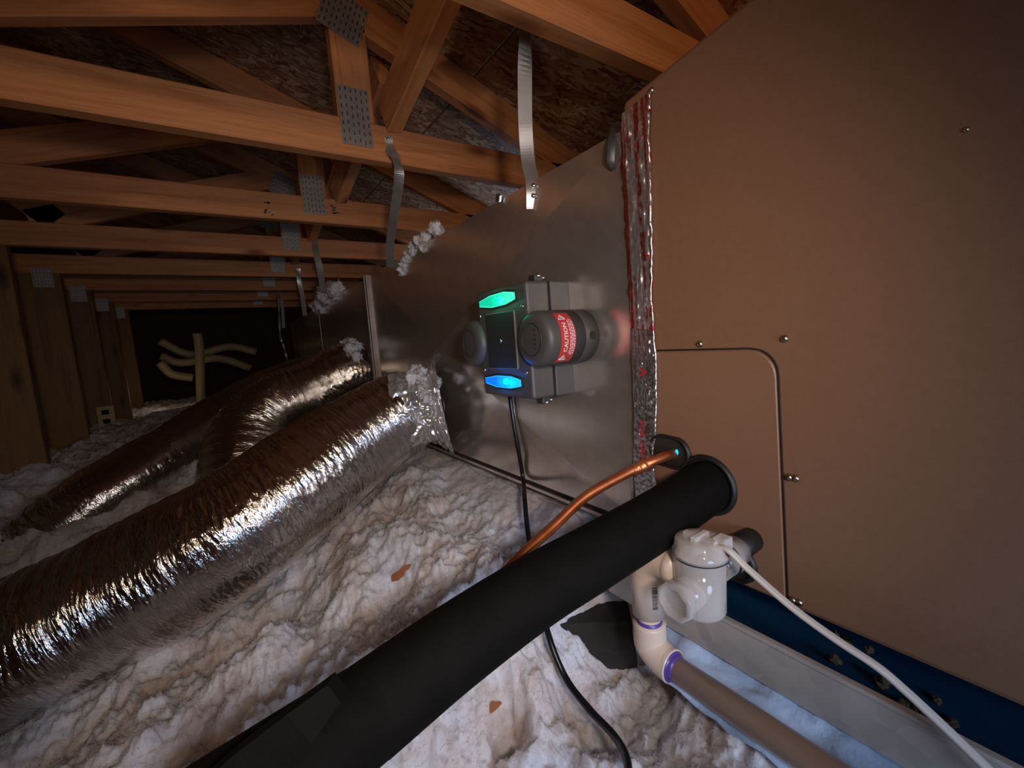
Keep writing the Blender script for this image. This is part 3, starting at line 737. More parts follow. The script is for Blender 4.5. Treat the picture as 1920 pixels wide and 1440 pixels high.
# paler strips along three edges of the cover plate
for lo, hi in (((xf - 0.0026, 0.5885, -0.0505), (xf + 0.0008, 0.5898, 0.045)), ((xf - 0.0026, 0.590, -0.0520), (xf + 0.0008, 0.680, -0.0507)), ((xf - 0.0026, 0.590, 0.0452), (xf + 0.0008, 0.680, 0.0465))):
    v, f = box(lo, hi); obj('plate_rim', v, f, RIMC, cp, smooth=False)
screw(A([xf - 0.0022, 0.634, -0.003]), 0.0035, STEEL, cp)
for yy, zz in ((0.565, 0.050), (0.566, -0.057), (0.702, 0.045), (0.700, -0.055)):
    screw(A([xf + 0.0, yy, zz]), 0.0036, STEEL, fh)
for zz, nm in ((0.0945, 'latch'), (-0.107, 'latch')):
    s = 1 if zz > 0 else -1
    v, f = box((0.432, 0.562, min(zz - s * 0.006, zz + s * 0.006)), (0.450, 0.580, max(zz - s * 0.006, zz + s * 0.006)), 0.002); la = obj(nm, v, f, PLASTD, pu, smooth=False)
    screw(A([0.441, 0.564, zz + s * 0.004]), 0.0042, STEEL, la, axis=(-0.3, -1, 0.5 * s))
    screw(A([0.452, 0.566, zz + s * 0.001]), 0.0036, STEEL, la, axis=(-0.3, -1, 0.5 * s))
RB, ZC = 0.0435, -0.004
for Yc, near in ((0.532, True), (0.732, False)):
    br = obj('barrel', *lathe((0, Yc, ZC), (1, 0, 0), [(0.395, 0.030), (0.396, 0.0355), (0.3985, 0.040), (0.403, RB - 0.0005), (0.408, RB), (0.4685, RB)], 56), PLAST, pu)
    obj('barrel_base', *lathe((0, Yc, ZC), (1, 0, 0), [(0.4695, RB - 0.0002), (0.4705, RB), (0.4955, RB)], 56), PLAST, br)
    obj('barrel_groove', *lathe((0, Yc, ZC), (1, 0, 0), [(0.4683, RB - 0.001), (0.4697, RB - 0.001)], 40), SEAM, br)
    obj('barrel_gasket', *lathe((0, Yc, ZC), (1, 0, 0), [(0.4953, RB - 0.0006), (0.4992, RB - 0.0006)], 40), SEAM, br)
    # raised ring and marks moulded in the cap
    ring = lathe((0.3945, Yc, ZC), (1, 0, 0), [(0.0, 0.024), (-0.0006, 0.0245), (-0.0006, 0.0255), (0.0, 0.026)], 40, closed=True)
    marks = [ring] + [box((0.3942, Yc + (0.010 if not near else -0.012) + i * 0.004, ZC - 0.016 + 0.007 * j), (0.3949, Yc + (0.0115 if not near else -0.0105) + i * 0.004, ZC - 0.012 + 0.007 * j)) for i in range(2) for j in range(5)]
    obj('moulded_marks', *cat_parts(marks), PLASTD, br, smooth=False)
    if near:
        hv, hf = lathe((0.482, Yc - RB * 0.985, ZC), (0, -1, 0), [(-0.001, 0.0066), (0.0009, 0.0066), (0.0010, 0.0058)], 20); obj('vent_hole', hv, hf, SEAM, br)
        # red warning label bent round the barrel: a = angle up from the -y side
        def wrap(x, a, rr): return np.stack([x, Yc - np.cos(a) * rr, ZC + np.sin(a) * rr], -1)
        a_ = np.linspace(-1.02, 1.02, 40); xx = np.linspace(0.418, 0.447, 6)
        AA, XX = np.meshgrid(a_, xx, indexing='ij')
        lv = np.vstack([wrap(XX.ravel(), AA.ravel(), RB + 0.0005), wrap(XX.ravel(), AA.ravel(), RB - 0.0005)])
        jj = np.arange(240).reshape(40, 6); lf = np.stack([jj[:-1, :-1], jj[1:, :-1], jj[1:, 1:], jj[:-1, 1:]], -1).reshape(-1, 4)
        lab = obj('warning_label', lv, np.vstack([lf, lf[:, ::-1] + 240]), REDLAB, br)
        def wrapped_text(body, size, xc, name='lettering', ac=0.0):
            tv, tf = text_mesh(body, size)
            # reads upwards: text x -> angle, text y -> towards the front (-x)
            wv = wrap(xc - tv[:, 1], ac + tv[:, 0] / RB, RB + 0.0009)
            return obj(name, wv, tf, WHITEINK, lab, smooth=False)
        wrapped_text('CAUTION', 0.0100, 0.4280)
        for xl_, w_ in ((0.4365, 0.60), (0.4402, 0.66), (0.4438, 0.62)):     # lines of print too small to read
            dash, a0 = [], -w_
            while a0 < w_:
                a1 = min(w_, a0 + rnd.uniform(0.05, 0.14)); q_ = np.linspace(a0, a1, 4)
                vv2 = np.vstack([wrap(np.full(4, xl_ - 0.0009), q_, np.full(4, RB + 0.0009)), wrap(np.full(4, xl_ + 0.0009), q_, np.full(4, RB + 0.0009))])
                dash.append((vv2, [(i, i + 1, 5 + i, 4 + i) for i in range(3)])); a0 = a1 + 0.03
            obj('fine_print', *cat_parts(dash), WHITEINK, lab, smooth=False)
        for ac in (-0.76, 0.76):
            tri = []
            for a0, a1, x0_, x1_ in ((-0.10, -0.10, 0.4345, 0.4215), (-0.10, 0.10, 0.4215, 0.428), (0.10, -0.10, 0.428, 0.4345)):
                t_ = np.linspace(0, 1, 8); C_ = wrap(x0_ + (x1_ - x0_) * t_, ac + a0 + (a1 - a0) * t_, np.full(8, RB + 0.0010)); tri.append(tube(C_, 0.0006, 6))
            tri.append(tube(wrap(np.linspace(0.426, 0.430, 4), np.full(4, ac - 0.02), np.full(4, RB + 0.001)), 0.0006, 6))
            obj('warning_triangle', *cat_parts(tri), WHITEINK, lab)
def lens(zc, mat, core, name, tilt):
    yy0, yy1 = 0.583, 0.694; hz = 0.0105; ym = 0.60
    def prof(s, dep): return [(xf - dep, yy0 + 0.003 * s, zc + hz * 0.55 * (1 - .2 * s) + tilt), (xf - dep, 0.612, zc + hz * (1 - .25 * s) + tilt * 0.6), (xf - dep, 0.655, zc + hz * (1 - .25 * s) - tilt * 0.3), (xf - dep, yy1 - 0.004 * s, zc + hz * 0.45 * (1 - .2 * s) - tilt),
                              (xf - dep, yy1 - 0.004 * s, zc - hz * 0.45 * (1 - .2 * s) - tilt), (xf - dep, 0.655, zc - hz * (1 - .25 * s) - tilt * 0.3), (xf - dep, 0.612, zc - hz * (1 - .25 * s) + tilt * 0.6), (xf - dep, yy0 + 0.003 * s, zc - hz * 0.55 * (1 - .2 * s) + tilt)]
    P_ = prof(0, -0.001) + prof(0, 0.004) + prof(1, 0.0075)
    F_ = [tuple((a * 8 + i, a * 8 + (i + 1) % 8, (a + 1) * 8 + (i + 1) % 8, (a + 1) * 8 + i)) for a in range(2) for i in range(8)] + [tuple(range(16, 24))]
    ln = obj(name, A(P_), F_, mat, pu, smooth=False)
    rim = [(a, b, c) for a, b, c in prof(0.3, 0.0052)]; v, f = tube(A(rim + [rim[0]]), 0.0007, 5, cap=False); obj('bright_rim', v, f, core, ln)
    fr = [(a, b, c) for a, b, c in prof(-0.6, 0.0008)]
    v, f = tube(A(fr + [fr[0]]), 0.0016, 6, cap=False); obj('lens_bezel', v, f, SEAM, ln)
for zc_, cc_, nm_ in ((0.0675, (0.0, 1.0, 0.45), 'green_diode'), (-0.0745, (0.0, 0.16, 1.0), 'blue_diode')):
    lamp(nm_, 'POINT', (xf - 0.017, 0.635, zc_), 0.035 if nm_ == 'green_diode' else 0.07, cc_, 0.006)
lens(0.0675, GREEN, GREENR, 'green_lens', 0.0014)
lens(-0.0745, BLUE, BLUER, 'blue_lens', -0.0004)
# the two black leads hanging from its underside
cz = Zb - 0.001
C1 = spline([onx(957, 738, 0.482), onx(957, 752, 0.482), onx(964, 800, 0.483), onx(973, 850, 0.486), onx(981, 900, 0.489), atd(984, 940, .80), atd(990, 1000, .75), atd(1000, 1050, .72), atd(1012, 1110, .66), atd(1028, 1190, .605), atd(1060, 1270, .575), atd(1105, 1330, .535), atd(1150, 1378, .495), atd(1174, 1420, .460), atd(1180, 1480, .42)], 160)
obj('power_lead', *tube(C1, 0.0045, 12), CABLE, pu)

# ------------------------------------------------------------------ strap hangers
def strap(path, wid, label, parent_nails=(), twist=()):
    """flat steel strap hanging along a path of points (centre); the flat faces roughly -x/-y; twisted where listed"""
    n = 70; C = spline([p for p in path], n)
    T, N, B = frames(C); vv_ = []
    view = A([-0.45, -0.89, 0.0])
    for i in range(n):
        d = T[i]; s = np.cross(d, view); s /= np.linalg.norm(s); u = np.cross(s, d)
        a = 0.0
        for tc_, amt, wd in twist:
            a += amt * math.exp(-((i / (n - 1) - tc_) / wd) ** 2)
        s2 = s * math.cos(a) + u * math.sin(a); u2 = np.cross(s2, d)
        for e, h_ in ((-1, -1), (1, -1), (1, 1), (-1, 1)):
            vv_.append(C[i] + s2 * e * wid / 2 + u2 * h_ * 0.0006)
    ff_ = [(i * 4 + j, i * 4 + (j + 1) % 4, i * 4 + 4 + (j + 1) % 4, i * 4 + 4 + j) for i in range(n - 1) for j in range(4)] + [(3, 2, 1, 0), tuple((n - 1) * 4 + j for j in range(4))]
    t = thing('hanger_strap', label, 'strap', C[-1], group='steel straps hanging the ductwork')
    obj('strap_band', A(vv_), ff_, GALVD, t, smooth=False)
    for P_ in parent_nails:
        screw(A(P_), 0.0042, STEEL, t, axis=(-0.6, -0.8, 0))
    return t
Pb = onx(1000, 392, FX - 0.003); Pm = onx(999, 345, FX - 0.004)
strap([atd(987, -70, .70), atd(985, 30, .73), atd(984, 140, .755), atd(985, 230, .775), atd(990, 300, .79), Pm, Pb], 0.0255, 'long wide steel strap screwed to the plenum top edge',
      (onx(1000, 348, FX - 0.0045), onx(1000, 367, FX - 0.0045)), twist=((0.22, 0.6, 0.06),))
strap([A([0.414, 1.1115, 0.535]), A([0.416, 1.1115, 0.505]), A([0.421, 1.085, 0.468]), A([0.43, 1.10, 0.43]), A([0.445, 1.20, 0.37]), A([0.470, 1.33, 0.315]), A([0.492, 1.41, 0.262])], 0.0255, 'bent steel strap nailed to the widest chord, hanging to the tuft',
      (A([0.4145, 1.110, 0.527]),), twist=((0.36, 0.9, 0.10),))
p3 = ony(590, 446, 2.326)
strap([p3, ony(592, 470, 2.322), ony(600, 505, 2.32), ony(606, 548, 2.36)], 0.030, 'grey strap hanging from the chord behind the stamped one', (p3 + A([0, -.002, -.006]),))
p4 = ony(559, 503, 2.946)
strap([p4, ony(561, 525, 2.944), ony(567, 555, 2.95), ony(572, 592, 2.97)], 0.026, 'narrow far strap with a bright top end', (p4,), twist=((0.2, 0.7, 0.2),))
p5 = ony(528, 562, 3.546)
strap([p5, ony(530, 580, 3.545), ony(532, 615, 3.55)], 0.022, 'small dim strap farthest down the trunk duct', (p5,))
v, f = tube(A([onx(1150, 235, .508), onx(1146, 270, .492), onx(1144, 300, .49), onx(1150, 318, .497)]), [0.006, 0.008, 0.008, 0.004], 10, flat=0.3)
o = obj('sealant_flap', v, f, SLOT); tagp(o, 'grey loose metal tab on the plenum beside the tape top', 'tab')

# ------------------------------------------------------------------ flexible foil ducts
def foil_duct(path, radii, n, seg, amp, seed, dy=None):
    C = spline(path, n); T, N, B = frames(C)
    rr = np.interp(np.linspace(0, 1, n), np.linspace(0, 1, len(radii)), radii)
    th = np.linspace(0, 2 * math.pi, seg, endpoint=False) + math.pi
    s = np.concatenate([[0], np.cumsum(np.linalg.norm(np.diff(C, axis=0), axis=1))])
    S, TH = np.meshgrid(s, th, indexing='ij')
    R0 = 0.125
    q = np.stack([R0 * np.cos(TH) * 17, R0 * np.sin(TH) * 17, S * 120 + TH * 1.6], -1)
    r1 = 1 - 2 * np.abs(noise3(q + seed)); r2 = 1 - 2 * np.abs(noise3(q * A([2.6, 2.6, 1.9]) + 5 + seed))
    big = noise3(np.stack([np.cos(TH) * 1.2, np.sin(TH) * 1.2, S * 5], -1) + seed)
    mask = np.clip(0.55 + 1.8 * noise3(np.stack([np.cos(TH) * 1.6, np.sin(TH) * 1.6, S * 9], -1) + 40 + seed), 0.2, 1.0)
    wire = 0.0008 * np.sin(S * 2 * math.pi / 0.034 + TH)
    d = amp * mask * (r1 + 0.6 * r2) + 0.006 * big + wire
    R = rr[:, None] + d
    v = C[:, None, :] + R[..., None] * (N[:, None, :] * np.cos(TH)[..., None] + B[:, None, :] * np.sin(TH)[..., None])
    ii = np.arange(n * seg).reshape(n, seg); nx_ = np.roll(ii, -1, axis=1)
    F = np.stack([ii[:-1], nx_[:-1], nx_[1:], ii[1:]], -1).reshape(-1, 4)
    return v.reshape(-1, 3), F, np.stack([S, TH * R0, 0 * S], -1).reshape(-1, 3), T
d1 = thing('flexible_duct', 'big crumpled silver foil duct sweeping to the lower left corner', 'duct', (0.0, 1.0, -0.50), group='foil covered flexible ducts')
path = [A([0.415, 1.125, -0.178]), A([0.375, 1.14, -0.185]), atd(660, 835, 1.09), atd(560, 908, .975), atd(455, 985, .89), atd(370, 1037, .86), atd(280, 1088, .845), atd(190, 1135, .825), atd(95, 1185, .80), atd(-30, 1250, .78), atd(-170, 1320, .76)]
v, F, GR, T_ = foil_duct(path, [0.095, 0.112, 0.121, 0.125, 0.127, 0.127, 0.127, 0.126, 0.126, 0.126, 0.126], 760, 210, 0.0024, 0.0)
obj('foil_jacket', v, F, FOIL, d1, smooth=False, attrs={'grain': GR})
# crimped, torn end by the collar
CA = A([0.498, 1.085, -0.168]); CB = A([0.405, 1.128, -0.180])
def crumple_tube(a, b, r0, r1, n, seg, amp, seed, waist=0.0):
    C_ = A([a + (b - a) * t for t in np.linspace(0, 1, n)]); T, N, B = frames(C_)
    th = np.linspace(0, 2 * math.pi, seg, endpoint=False); S, TH = np.meshgrid(np.linspace(0, 1, n), th, indexing='ij')
    rr = r0 + (r1 - r0) * S - waist * np.exp(-((S - 0.45) / 0.16) ** 2)
    q = np.stack([np.cos(TH) * 2.6, np.sin(TH) * 2.6, S * 2.4], -1) + seed
    rr = rr + amp * (1 - 2 * np.abs(noise3(q))) + amp * 0.7 * (1 - 2 * np.abs(noise3(q * 2.2 + 3))) + amp * .15 * (1 - 2 * np.abs(noise3(q * 5)))
    v = C_[:, None, :] + rr[..., None] * (N[:, None, :] * np.cos(TH)[..., None] + B[:, None, :] * np.sin(TH)[..., None])
    ii = np.arange(n * seg).reshape(n, seg); nx_ = np.roll(ii, -1, axis=1)
    return v.reshape(-1, 3), np.stack([ii[:-1], nx_[:-1], nx_[1:], ii[1:]], -1).reshape(-1, 4)
v, F = crumple_tube(CA + A([-0.012, 0.005, -0.001]), CB + A([-0.03, 0.01, -0.002]), 0.088, 0.104, 60, 150, 0.009, 2.0, 0.014)
obj('crimped_end', v, F, FOILC, d1, smooth=False)
v, F = crumple_tube(CA + A([-0.004, 0, 0]), CA + A([-0.036, 0.016, -0.004]), 0.132, 0.090, 60, 150, 0.009, 6.0)
obj('taped_collar', v, F, FOILC, d1, smooth=False)
v, f = tube(spline([CA + A([-0.040, 0.016, -0.004]) + 0.089 * (A([0, math.cos(a) * 0.98, 0]) + A([0, 0, math.sin(a)])) for a in np.linspace(-0.5 * math.pi, 1.5 * math.pi, 12)], 60), 0.004, 8); obj('black_tie', v, f, CABLE, d1)
d2 = thing('flexible_duct', 'shorter foil duct bending down behind the big silver one', 'duct', (0.3, 1.7, -0.4), group='foil covered flexible ducts')
path2 = [A([0.50, 1.86, -0.10]), A([0.42, 1.83, -0.09]), atd(580, 738, 1.70), atd(520, 765, 1.62), atd(478, 810, 1.54), atd(462, 865, 1.46), atd(455, 930, 1.40), atd(430, 990, 1.36)]
v, F, GR, _ = foil_duct(path2, [0.10, 0.118, 0.128, 0.130, 0.130, 0.128, 0.126, 0.126], 380, 150, 0.0032, 13.0)
obj('foil_jacket', v, F, FOIL, d2, smooth=False, attrs={'grain': GR})
d3 = thing('flexible_duct', 'dark brown foil duct lying farthest back with one glinting edge', 'duct', (-0.2, 1.9, -0.5), group='foil covered flexible ducts')
path3 = [A([0.49, 2.55, -0.10]), A([0.40, 2.50, -0.12]), atd(500, 740, 2.25), atd(420, 790, 2.0), atd(355, 835, 1.80), atd(290, 880, 1.62), atd(215, 925, 1.5), atd(130, 985, 1.42), atd(40, 1060, 1.36), atd(-80, 1150, 1.3)]
v, F, GR, _ = foil_duct(path3, [0.10, 0.12, 0.125, 0.125, 0.125, 0.125, 0.125, 0.125, 0.125, 0.125], 400, 130, 0.0030, 23.0)
obj('foil_jacket', v, F, FOIL, d3, smooth=False, attrs={'grain': GR})

bm = bmesh.new(); bmesh.ops.create_icosphere(bm, subdivisions=4, radius=1.0); bm.verts.index_update()
ico4 = A([tuple(a.co) for a in bm.verts]); icf4 = A([[a.index for a in g.verts] for g in bm.faces]); bm.free()
def fluff(name, pts, r, n, seed, label, spread=0.02, parent=None, mat=None):
    """cottony mass: lumpy cores along pts with a fuzz of fine fibres"""
    rs_ = np.random.RandomState(seed); vs_, fs_, k = [], [], 0
    for i in range(n):
        p = A(pts[i % len(pts)]) + rs_.normal(size=3) * spread; o_ = rs_.uniform(0, 50, 3); rr = r * rs_.uniform(.6, 1.2)
        d = 0.85 + 0.5 * noise3(ico4 * 1.5 + o_) + 0.30 * noise3(ico4 * 3.5 + o_) + 0.22 * noise3(ico4 * 8 + o_)
        vs_.append(ico4 * d[:, None] * rr + p); fs_.append(icf4 + k); k += len(ico4)
    pk_ = np.vstack(vs_); pk_ = pk_[rs_.choice(len(pk_), 500 * n)]; ns_ = sum(len(a) for a in fs_)
    a_, b_ = wisps(pk_, r * 0.5, r * 0.022, 1.0); vs_.append(a_); fs_.append(b_ + k)
    o_ = obj(name, np.vstack(vs_), np.concatenate(fs_), mat or INSUL, parent); add_wisp_slot(o_, ns_)
    if mat: o_.data.materials[1] = mat
    if parent is None: tagp(o_, label, 'insulation')
    o_['kind'] = 'stuff'
    return o_
# torn fibre lining bulging over the crimped ends
ringp = [CA + A([-0.045 - 0.055 * rnd.random(), 0.025, -0.004]) + 0.100 * (A([0, 1, 0]) * math.cos(a) + A([0, 0, 1]) * math.sin(a)) for a in np.linspace(0.6, 2.9, 30)]
fluff('torn_lining', ringp, 0.014, 32, 3, None, 0.004, d1)
ring2 = [A([0.44, 1.85, -0.095]) + A([-0.02 * rnd.random(), 0, 0]) + 0.118 * (A([0, 1, 0]) * math.cos(a) + A([0, 0, 1]) * math.sin(a)) for a in np.linspace(0.6, 2.6, 16)]
fluff('torn_lining', ring2, 0.024, 30, 4, None, 0.006, d2)
tp = [onx(px, py, FX + 0.01) + A([0, 0, 0.005]) for px, py in ((780, 470), (800, 455), (770, 485), (820, 440), (765, 500), (760, 512))]
fluff('insulation_tuft', tp, 0.021, 18, 6, 'pinkish white fluff hanging over the plenum top edge', 0.005)
tp = [onx(px, py, FX + 0.02) + A([0, 0, 0.0]) for px, py in ((640, 548), (625, 555), (610, 568), (600, 575))]
fluff('insulation_tuft', tp, 0.050, 10, 8, 'bluish white fluff on top of the farther trunk duct', 0.010)

tp = [A([rnd.uniform(.45, .56), rnd.uniform(.09, .18), PB + 0.004]) for i in range(14)]
fluff('pan_debris', tp, 0.006, 20, 9, 'brown dirt clumps scattered in the drain pan bottom', 0.006, None, DIRT)
def on_ground(px, py):
    for dep in np.arange(0.35, 2.0, 0.004):
        p = atd(px, py, dep)
        k_ = np.argmin((GRIDP[:, 0] - p[0]) ** 2 + (GRIDP[:, 1] - p[1]) ** 2) if abs(p[2] - float(ground(A(p[0]), A(p[1])))) < 0.09 else -1
        if k_ >= 0 and p[2] < GRIDP[k_, 2] + 0.006: return dep - 0.004
    return 0.9
def scrap(px, py, dep, L, Wd, ang, label):
    c_ = atd(px, py, dep); n_ = 7; ax_ = A(CR) * math.cos(ang) + A(CU) * math.sin(ang); up_ = -A(CF) * 0.8 + A([0, 0, 0.6]); ay_ = np.cross(up_, ax_); ay_ /= np.linalg.norm(ay_)
    top = [c_ + ax_ * L * (t - .5) + ay_ * Wd * (0.5 + rnd.uniform(-.2, .2)) * (1 - (2 * t - 1) ** 2 * .8) for t in np.linspace(0, 1, n_)]
    bot = [c_ + ax_ * L * (t - .5) - ay_ * Wd * (0.5 + rnd.uniform(-.2, .2)) * (1 - (2 * t - 1) ** 2 * .8) for t in np.linspace(0, 1, n_)]
    loop = top + bot[::-1]; m_ = len(loop); un = up_ / np.linalg.norm(up_)
    V_ = loop + [p - un * 0.0025 for p in loop]
    F_ = [tuple(range(m_)), tuple(range(2 * m_ - 1, m_ - 1, -1))] + [(i, (i + 1) % m_, m_ + (i + 1) % m_, m_ + i) for i in range(m_)]
    o_ = obj('wood_scrap', A(V_), F_, CHIP, smooth=False); tagp(o_, label, 'scrap')
SCR1 = scrap(752, 1074, on_ground(752, 1074), 0.055, 0.016, 0.55, 'larger orange brown wood scrap between the silver duct and black pipe')
SCR2 = scrap(918, 1330, on_ground(918, 1330) + 0.004, 0.036, 0.012, 0.5, 'smaller rusty scrap in the insulation below the black foam pipe')
# ------------------------------------------------------------------ refrigerant lines
sl_ = thing('suction_line', 'thick black foam insulated pipe crossing the foreground diagonally', 'pipe', (0.2, 0.3, -0.3))
L0 = A([0.504, 0.312, -0.206]); L1 = atd(1000, 1110, .405); L2 = atd(690, 1335, .305)
C = spline([L0, atd(1245, 965, .505), atd(1120, 1040, .45), L1, atd(850, 1213, .352), L2], 90)
obj('foam_sleeve', *tube(C, 0.0325, 36), FOAM, sl_)
C = spline([atd(622, 1378, .285), atd(575, 1410, .272), atd(470, 1485, .245), atd(340, 1580, .215)], 40)
T0 = C[1] - C[0]; T0 /= np.linalg.norm(T0)
E = spline([L2 - (L2 - atd(850, 1213, .352)) * 0.05, atd(600, 1400, .277), atd(450, 1510, .24), atd(320, 1610, .21)], 40)
obj('foam_sleeve', *tube(E, 0.0322, 36), FOAM, sl_)
# split lengthwise: loose outer flap of the second sleeve
K0, K1, K2 = atd(634, 1288, .272), atd(570, 1352, .255), atd(478, 1440, .228)
side = -A(CR) * 0.62 + A(CU) * 0.78
vv_ = []
for P_, wd in ((K0, 0.007), (K1, 0.011), (K2, 0.014), (atd(360, 1552, .200), 0.014)):
    for e, t_ in ((-1, -1), (1, -1), (1, 1), (-1, 1)):
        vv_.append(P_ + side * (wd * e) + A(CF) * t_ * 0.006)
ff_ = [(i * 4 + j, i * 4 + (j + 1) % 4, i * 4 + 4 + (j + 1) % 4, i * 4 + 4 + j) for i in range(3) for j in range(4)] + [(3, 2, 1, 0), (12, 13, 14, 15)]
obj('sleeve_flap', A(vv_), ff_, FOAM, sl_, smooth=False)
ll = thing('liquid_line', 'bare copper tube curving from the oval grommet past the black pipe', 'pipe', (0.3, 0.39, -0.3))
C = spline([A([0.503, 0.360, -0.1735]), atd(1240, 858, .572), atd(1180, 885, .566), atd(1100, 930, .55), atd(1040, 985, .53), atd(980, 1040, .505), atd(930, 1095, .485), atd(895, 1145, .47), atd(850, 1230, .455), atd(800, 1330, .44)], 120)
obj('copper_tube', *tube(C, 0.0066, 18), COPPER, ll)
C2_ = spline([atd(1218, 868, .5705), atd(1207, 873, .569), atd(1196, 878, .568), atd(1186, 882, .5668)], 20)
obj('brazed_coupling', *tube(C2_, [0.0078] * 6 + [0.0088] * 2 + [0.0080] * 4 + [0.0088] * 2 + [0.0078] * 6, 18), COPPER, ll)

# ------------------------------------------------------------------ condensate trap and drain
DX = 0.39
tr = thing('condensate_trap', 'clear plastic condensate switch tee at the cabinet drain', 'trap', onx(1313, 1145, DX))
bt, bb = onx(1313, 1040, DX), onx(1313, 1142, DX)
H = bt[2] - bb[2]
obj('clear_body', *lathe(bb, (0, 0, 1), [(0.0, 0.020), (0.001, 0.0245), (0.004, 0.0258), (H, 0.0258), (H, 0.0226), (0.006, 0.0226), (0.004, 0.019), (0.004, 0.0005), (0.0, 0.0005)], 36), CLEAR, tr)
obj('seal_ring', *lathe(bt, (0, 0, 1), [(-0.0005, 0.0250), (-0.0005, 0.0272), (0.0015, 0.0272), (0.0015, 0.0250)], 36, closed=True), RUBBER, tr)
obj('clear_cap', *lathe(bt, (0, 0, 1), [(0.001, 0.0240), (0.001, 0.0275), (0.0055, 0.0280), (0.0075, 0.0262), (0.0165, 0.0252), (0.018, 0.0235), (0.018, 0.0005), (0.015, 0.0005), (0.015, 0.022), (0.003, 0.0225)], 36, closed=True), CLEAR, tr)
v, f = cat_parts([box((DX - 0.013, bt[1] - 0.003, bt[2] + 0.003), (DX + 0.013, bt[1] + 0.003, bt[2] + 0.023), 0.001), box((DX - 0.004, bt[1] - 0.018, bt[2] + 0.012), (DX + 0.004, bt[1] + 0.018, bt[2] + 0.021), 0.001)])
obj('cap_rib', v, f, CLEAR, tr, smooth=False)
v, f = box((DX + 0.002, bt[1] - 0.026, bt[2] + 0.008), (DX + 0.018, bt[1] - 0.012, bt[2] + 0.0235), 0.002); obj('cap_lug', v, f, CLEAR, tr, smooth=False)
ac = A([DX, bt[1], bb[2] + 0.028])
obj('capped_branch', *lathe(ac, (-1, 0, 0), [(0.010, 0.0135), (0.010, 0.0170), (0.030, 0.0170), (0.031, 0.0150), (0.034, 0.0150), (0.036, 0.0190)], 32), CLEAR, tr)
obj('branch_cap', *lathe(ac, (-1, 0, 0), [(0.036, 0.0200), (0.046, 0.0205), (0.048, 0.0195), (0.0485, 0.0160), (0.0475, 0.0150), (0.0475, 0.0005)], 8), CLEAR, tr)
oc = A([DX, bt[1] - 0.002, bb[2] + 0.042])
obj('outlet_branch', *lathe(oc, (1, 0.04, 0), [(0.020, 0.0150), (0.020, 0.0185), (0.040, 0.0185), (0.042, 0.0205), (0.052, 0.0205), (0.054, 0.0175), (0.070, 0.0170)], 32), CLEAR, tr)
obj('threaded_nipple', *lathe(oc, (1, 0.04, 0), [(0.068, 0.0140), (0.115, 0.0140)], 24), RUBBER, tr)
obj('dark_gasket', *lathe(oc, (1, 0.04, 0), [(0.0405, 0.0150), (0.0405, 0.0212), (0.042, 0.0212), (0.042, 0.0150)], 32, closed=True), RUBBER, tr)
# wire of the float switch
C = spline([bt + A([0.004, -0.01, 0.012]), onx(1362, 1030, 0.392), onx(1400, 1066, 0.396), onx(1480, 1136, 0.400), onx(1560, 1195, 0.404), onx(1640, 1248, 0.408), onx(1690, 1290, 0.410), onx(1760, 1355, 0.410), onx(1850, 1442, 0.408), onx(1950, 1540, 0.405)], 120)
o = thing('switch_wire', 'flat white wire running from the clear trap to the lower right', 'wire', C[60])
obj('wire_sheath', *tube(C, 0.0034, 12, flat=0.8), VINYL, o)
v2 = C + A(CR) * 0.0022; obj('wire_sheath', *tube(v2, 0.0030, 10, flat=0.8), VINYL, o)
# cream drain: elbow from the tee, neck, forty-five degree elbow, long pipe
dr = thing('drain_pipe', 'cream plastic drain elbow and pipe with purple primer bands', 'pipe', onx(1215, 1200, DX))
pe = onx(1215, 1110, DX); yv = pe[1]; zt = bb[2] + 0.036
zb1 = onx(1215, 1147, DX)[2]; zn = onx(1215, 1163, DX)[2]; zb2 = onx(1215, 1200, DX)[2]; zp = onx(1262, 1250, DX)[2]
rf, rp = 0.0195, 0.0142
el = [A([DX, bt[1] + 0.022, zt]), A([DX, bt[1] + 0.036, zt])] + [A([DX, yv - 0.026 + 0.026 * math.sin(a), zt - 0.026 + 0.026 * math.cos(a)]) for a in np.linspace(0, math.pi / 2, 12)] + [A([DX, yv, zb1])]
obj('upper_elbow', *tube(A(el), [rf * 1.04] * 2 + [rf] * 12 + [rf], 36), PVC, dr)
obj('hub_collar', *lathe((DX, bt[1] + 0.024, zt), (0, 1, 0), [(0, 0.0205), (0.011, 0.0212), (0.013, 0.0195)], 32), PVC, dr)
obj('primer_band', *lathe((DX, yv, zb1 + 0.0002), (0, 0, -1), [(-0.002, rf * 0.9), (0.0012, rf * 0.92), (0.0012, rp)], 32), PURPLE, dr, )
obj('neck', *lathe((DX, yv, zb1 + 0.004), (0, 0, -1), [(0, rp), (zb1 + 0.004 - zn + 0.004, rp)], 32), PVC, dr)
obj('primer_band', *lathe((DX, yv, zn + 0.0045), (0, 0, -1), [(0, rp), (0.0002, rp * 1.06), (0.0045, rp * 1.06), (0.006, rp * 1.1)], 32), PURPLE, dr)
l2 = [A([DX, yv, zn]), A([DX, yv, zn - 0.012])] + [A([DX, yv, zb2]) + A([0, -t * 0.013 - t * t * 0.012, -(t * 0.020 - t * t * 0.007)]) for t in np.linspace(0, 1, 10)]
Pend = A([DX, onx(1262, 1250, DX)[1], zp]); l2 = l2 + [Pend * 0.5 + l2[-1] * 0.5, Pend]
obj('lower_elbow', *tube(spline(l2, 50), rf, 36), PVC, dr)
obj('primer_band', *lathe(Pend, (0, -1, 0), [(-0.004, rp * 1.0), (0.0005, rf * 0.9), (0.0007, rp * 1.08), (0.003, rp * 1.04), (0.007, rp * 1.015)], 32), PURPLE, dr)
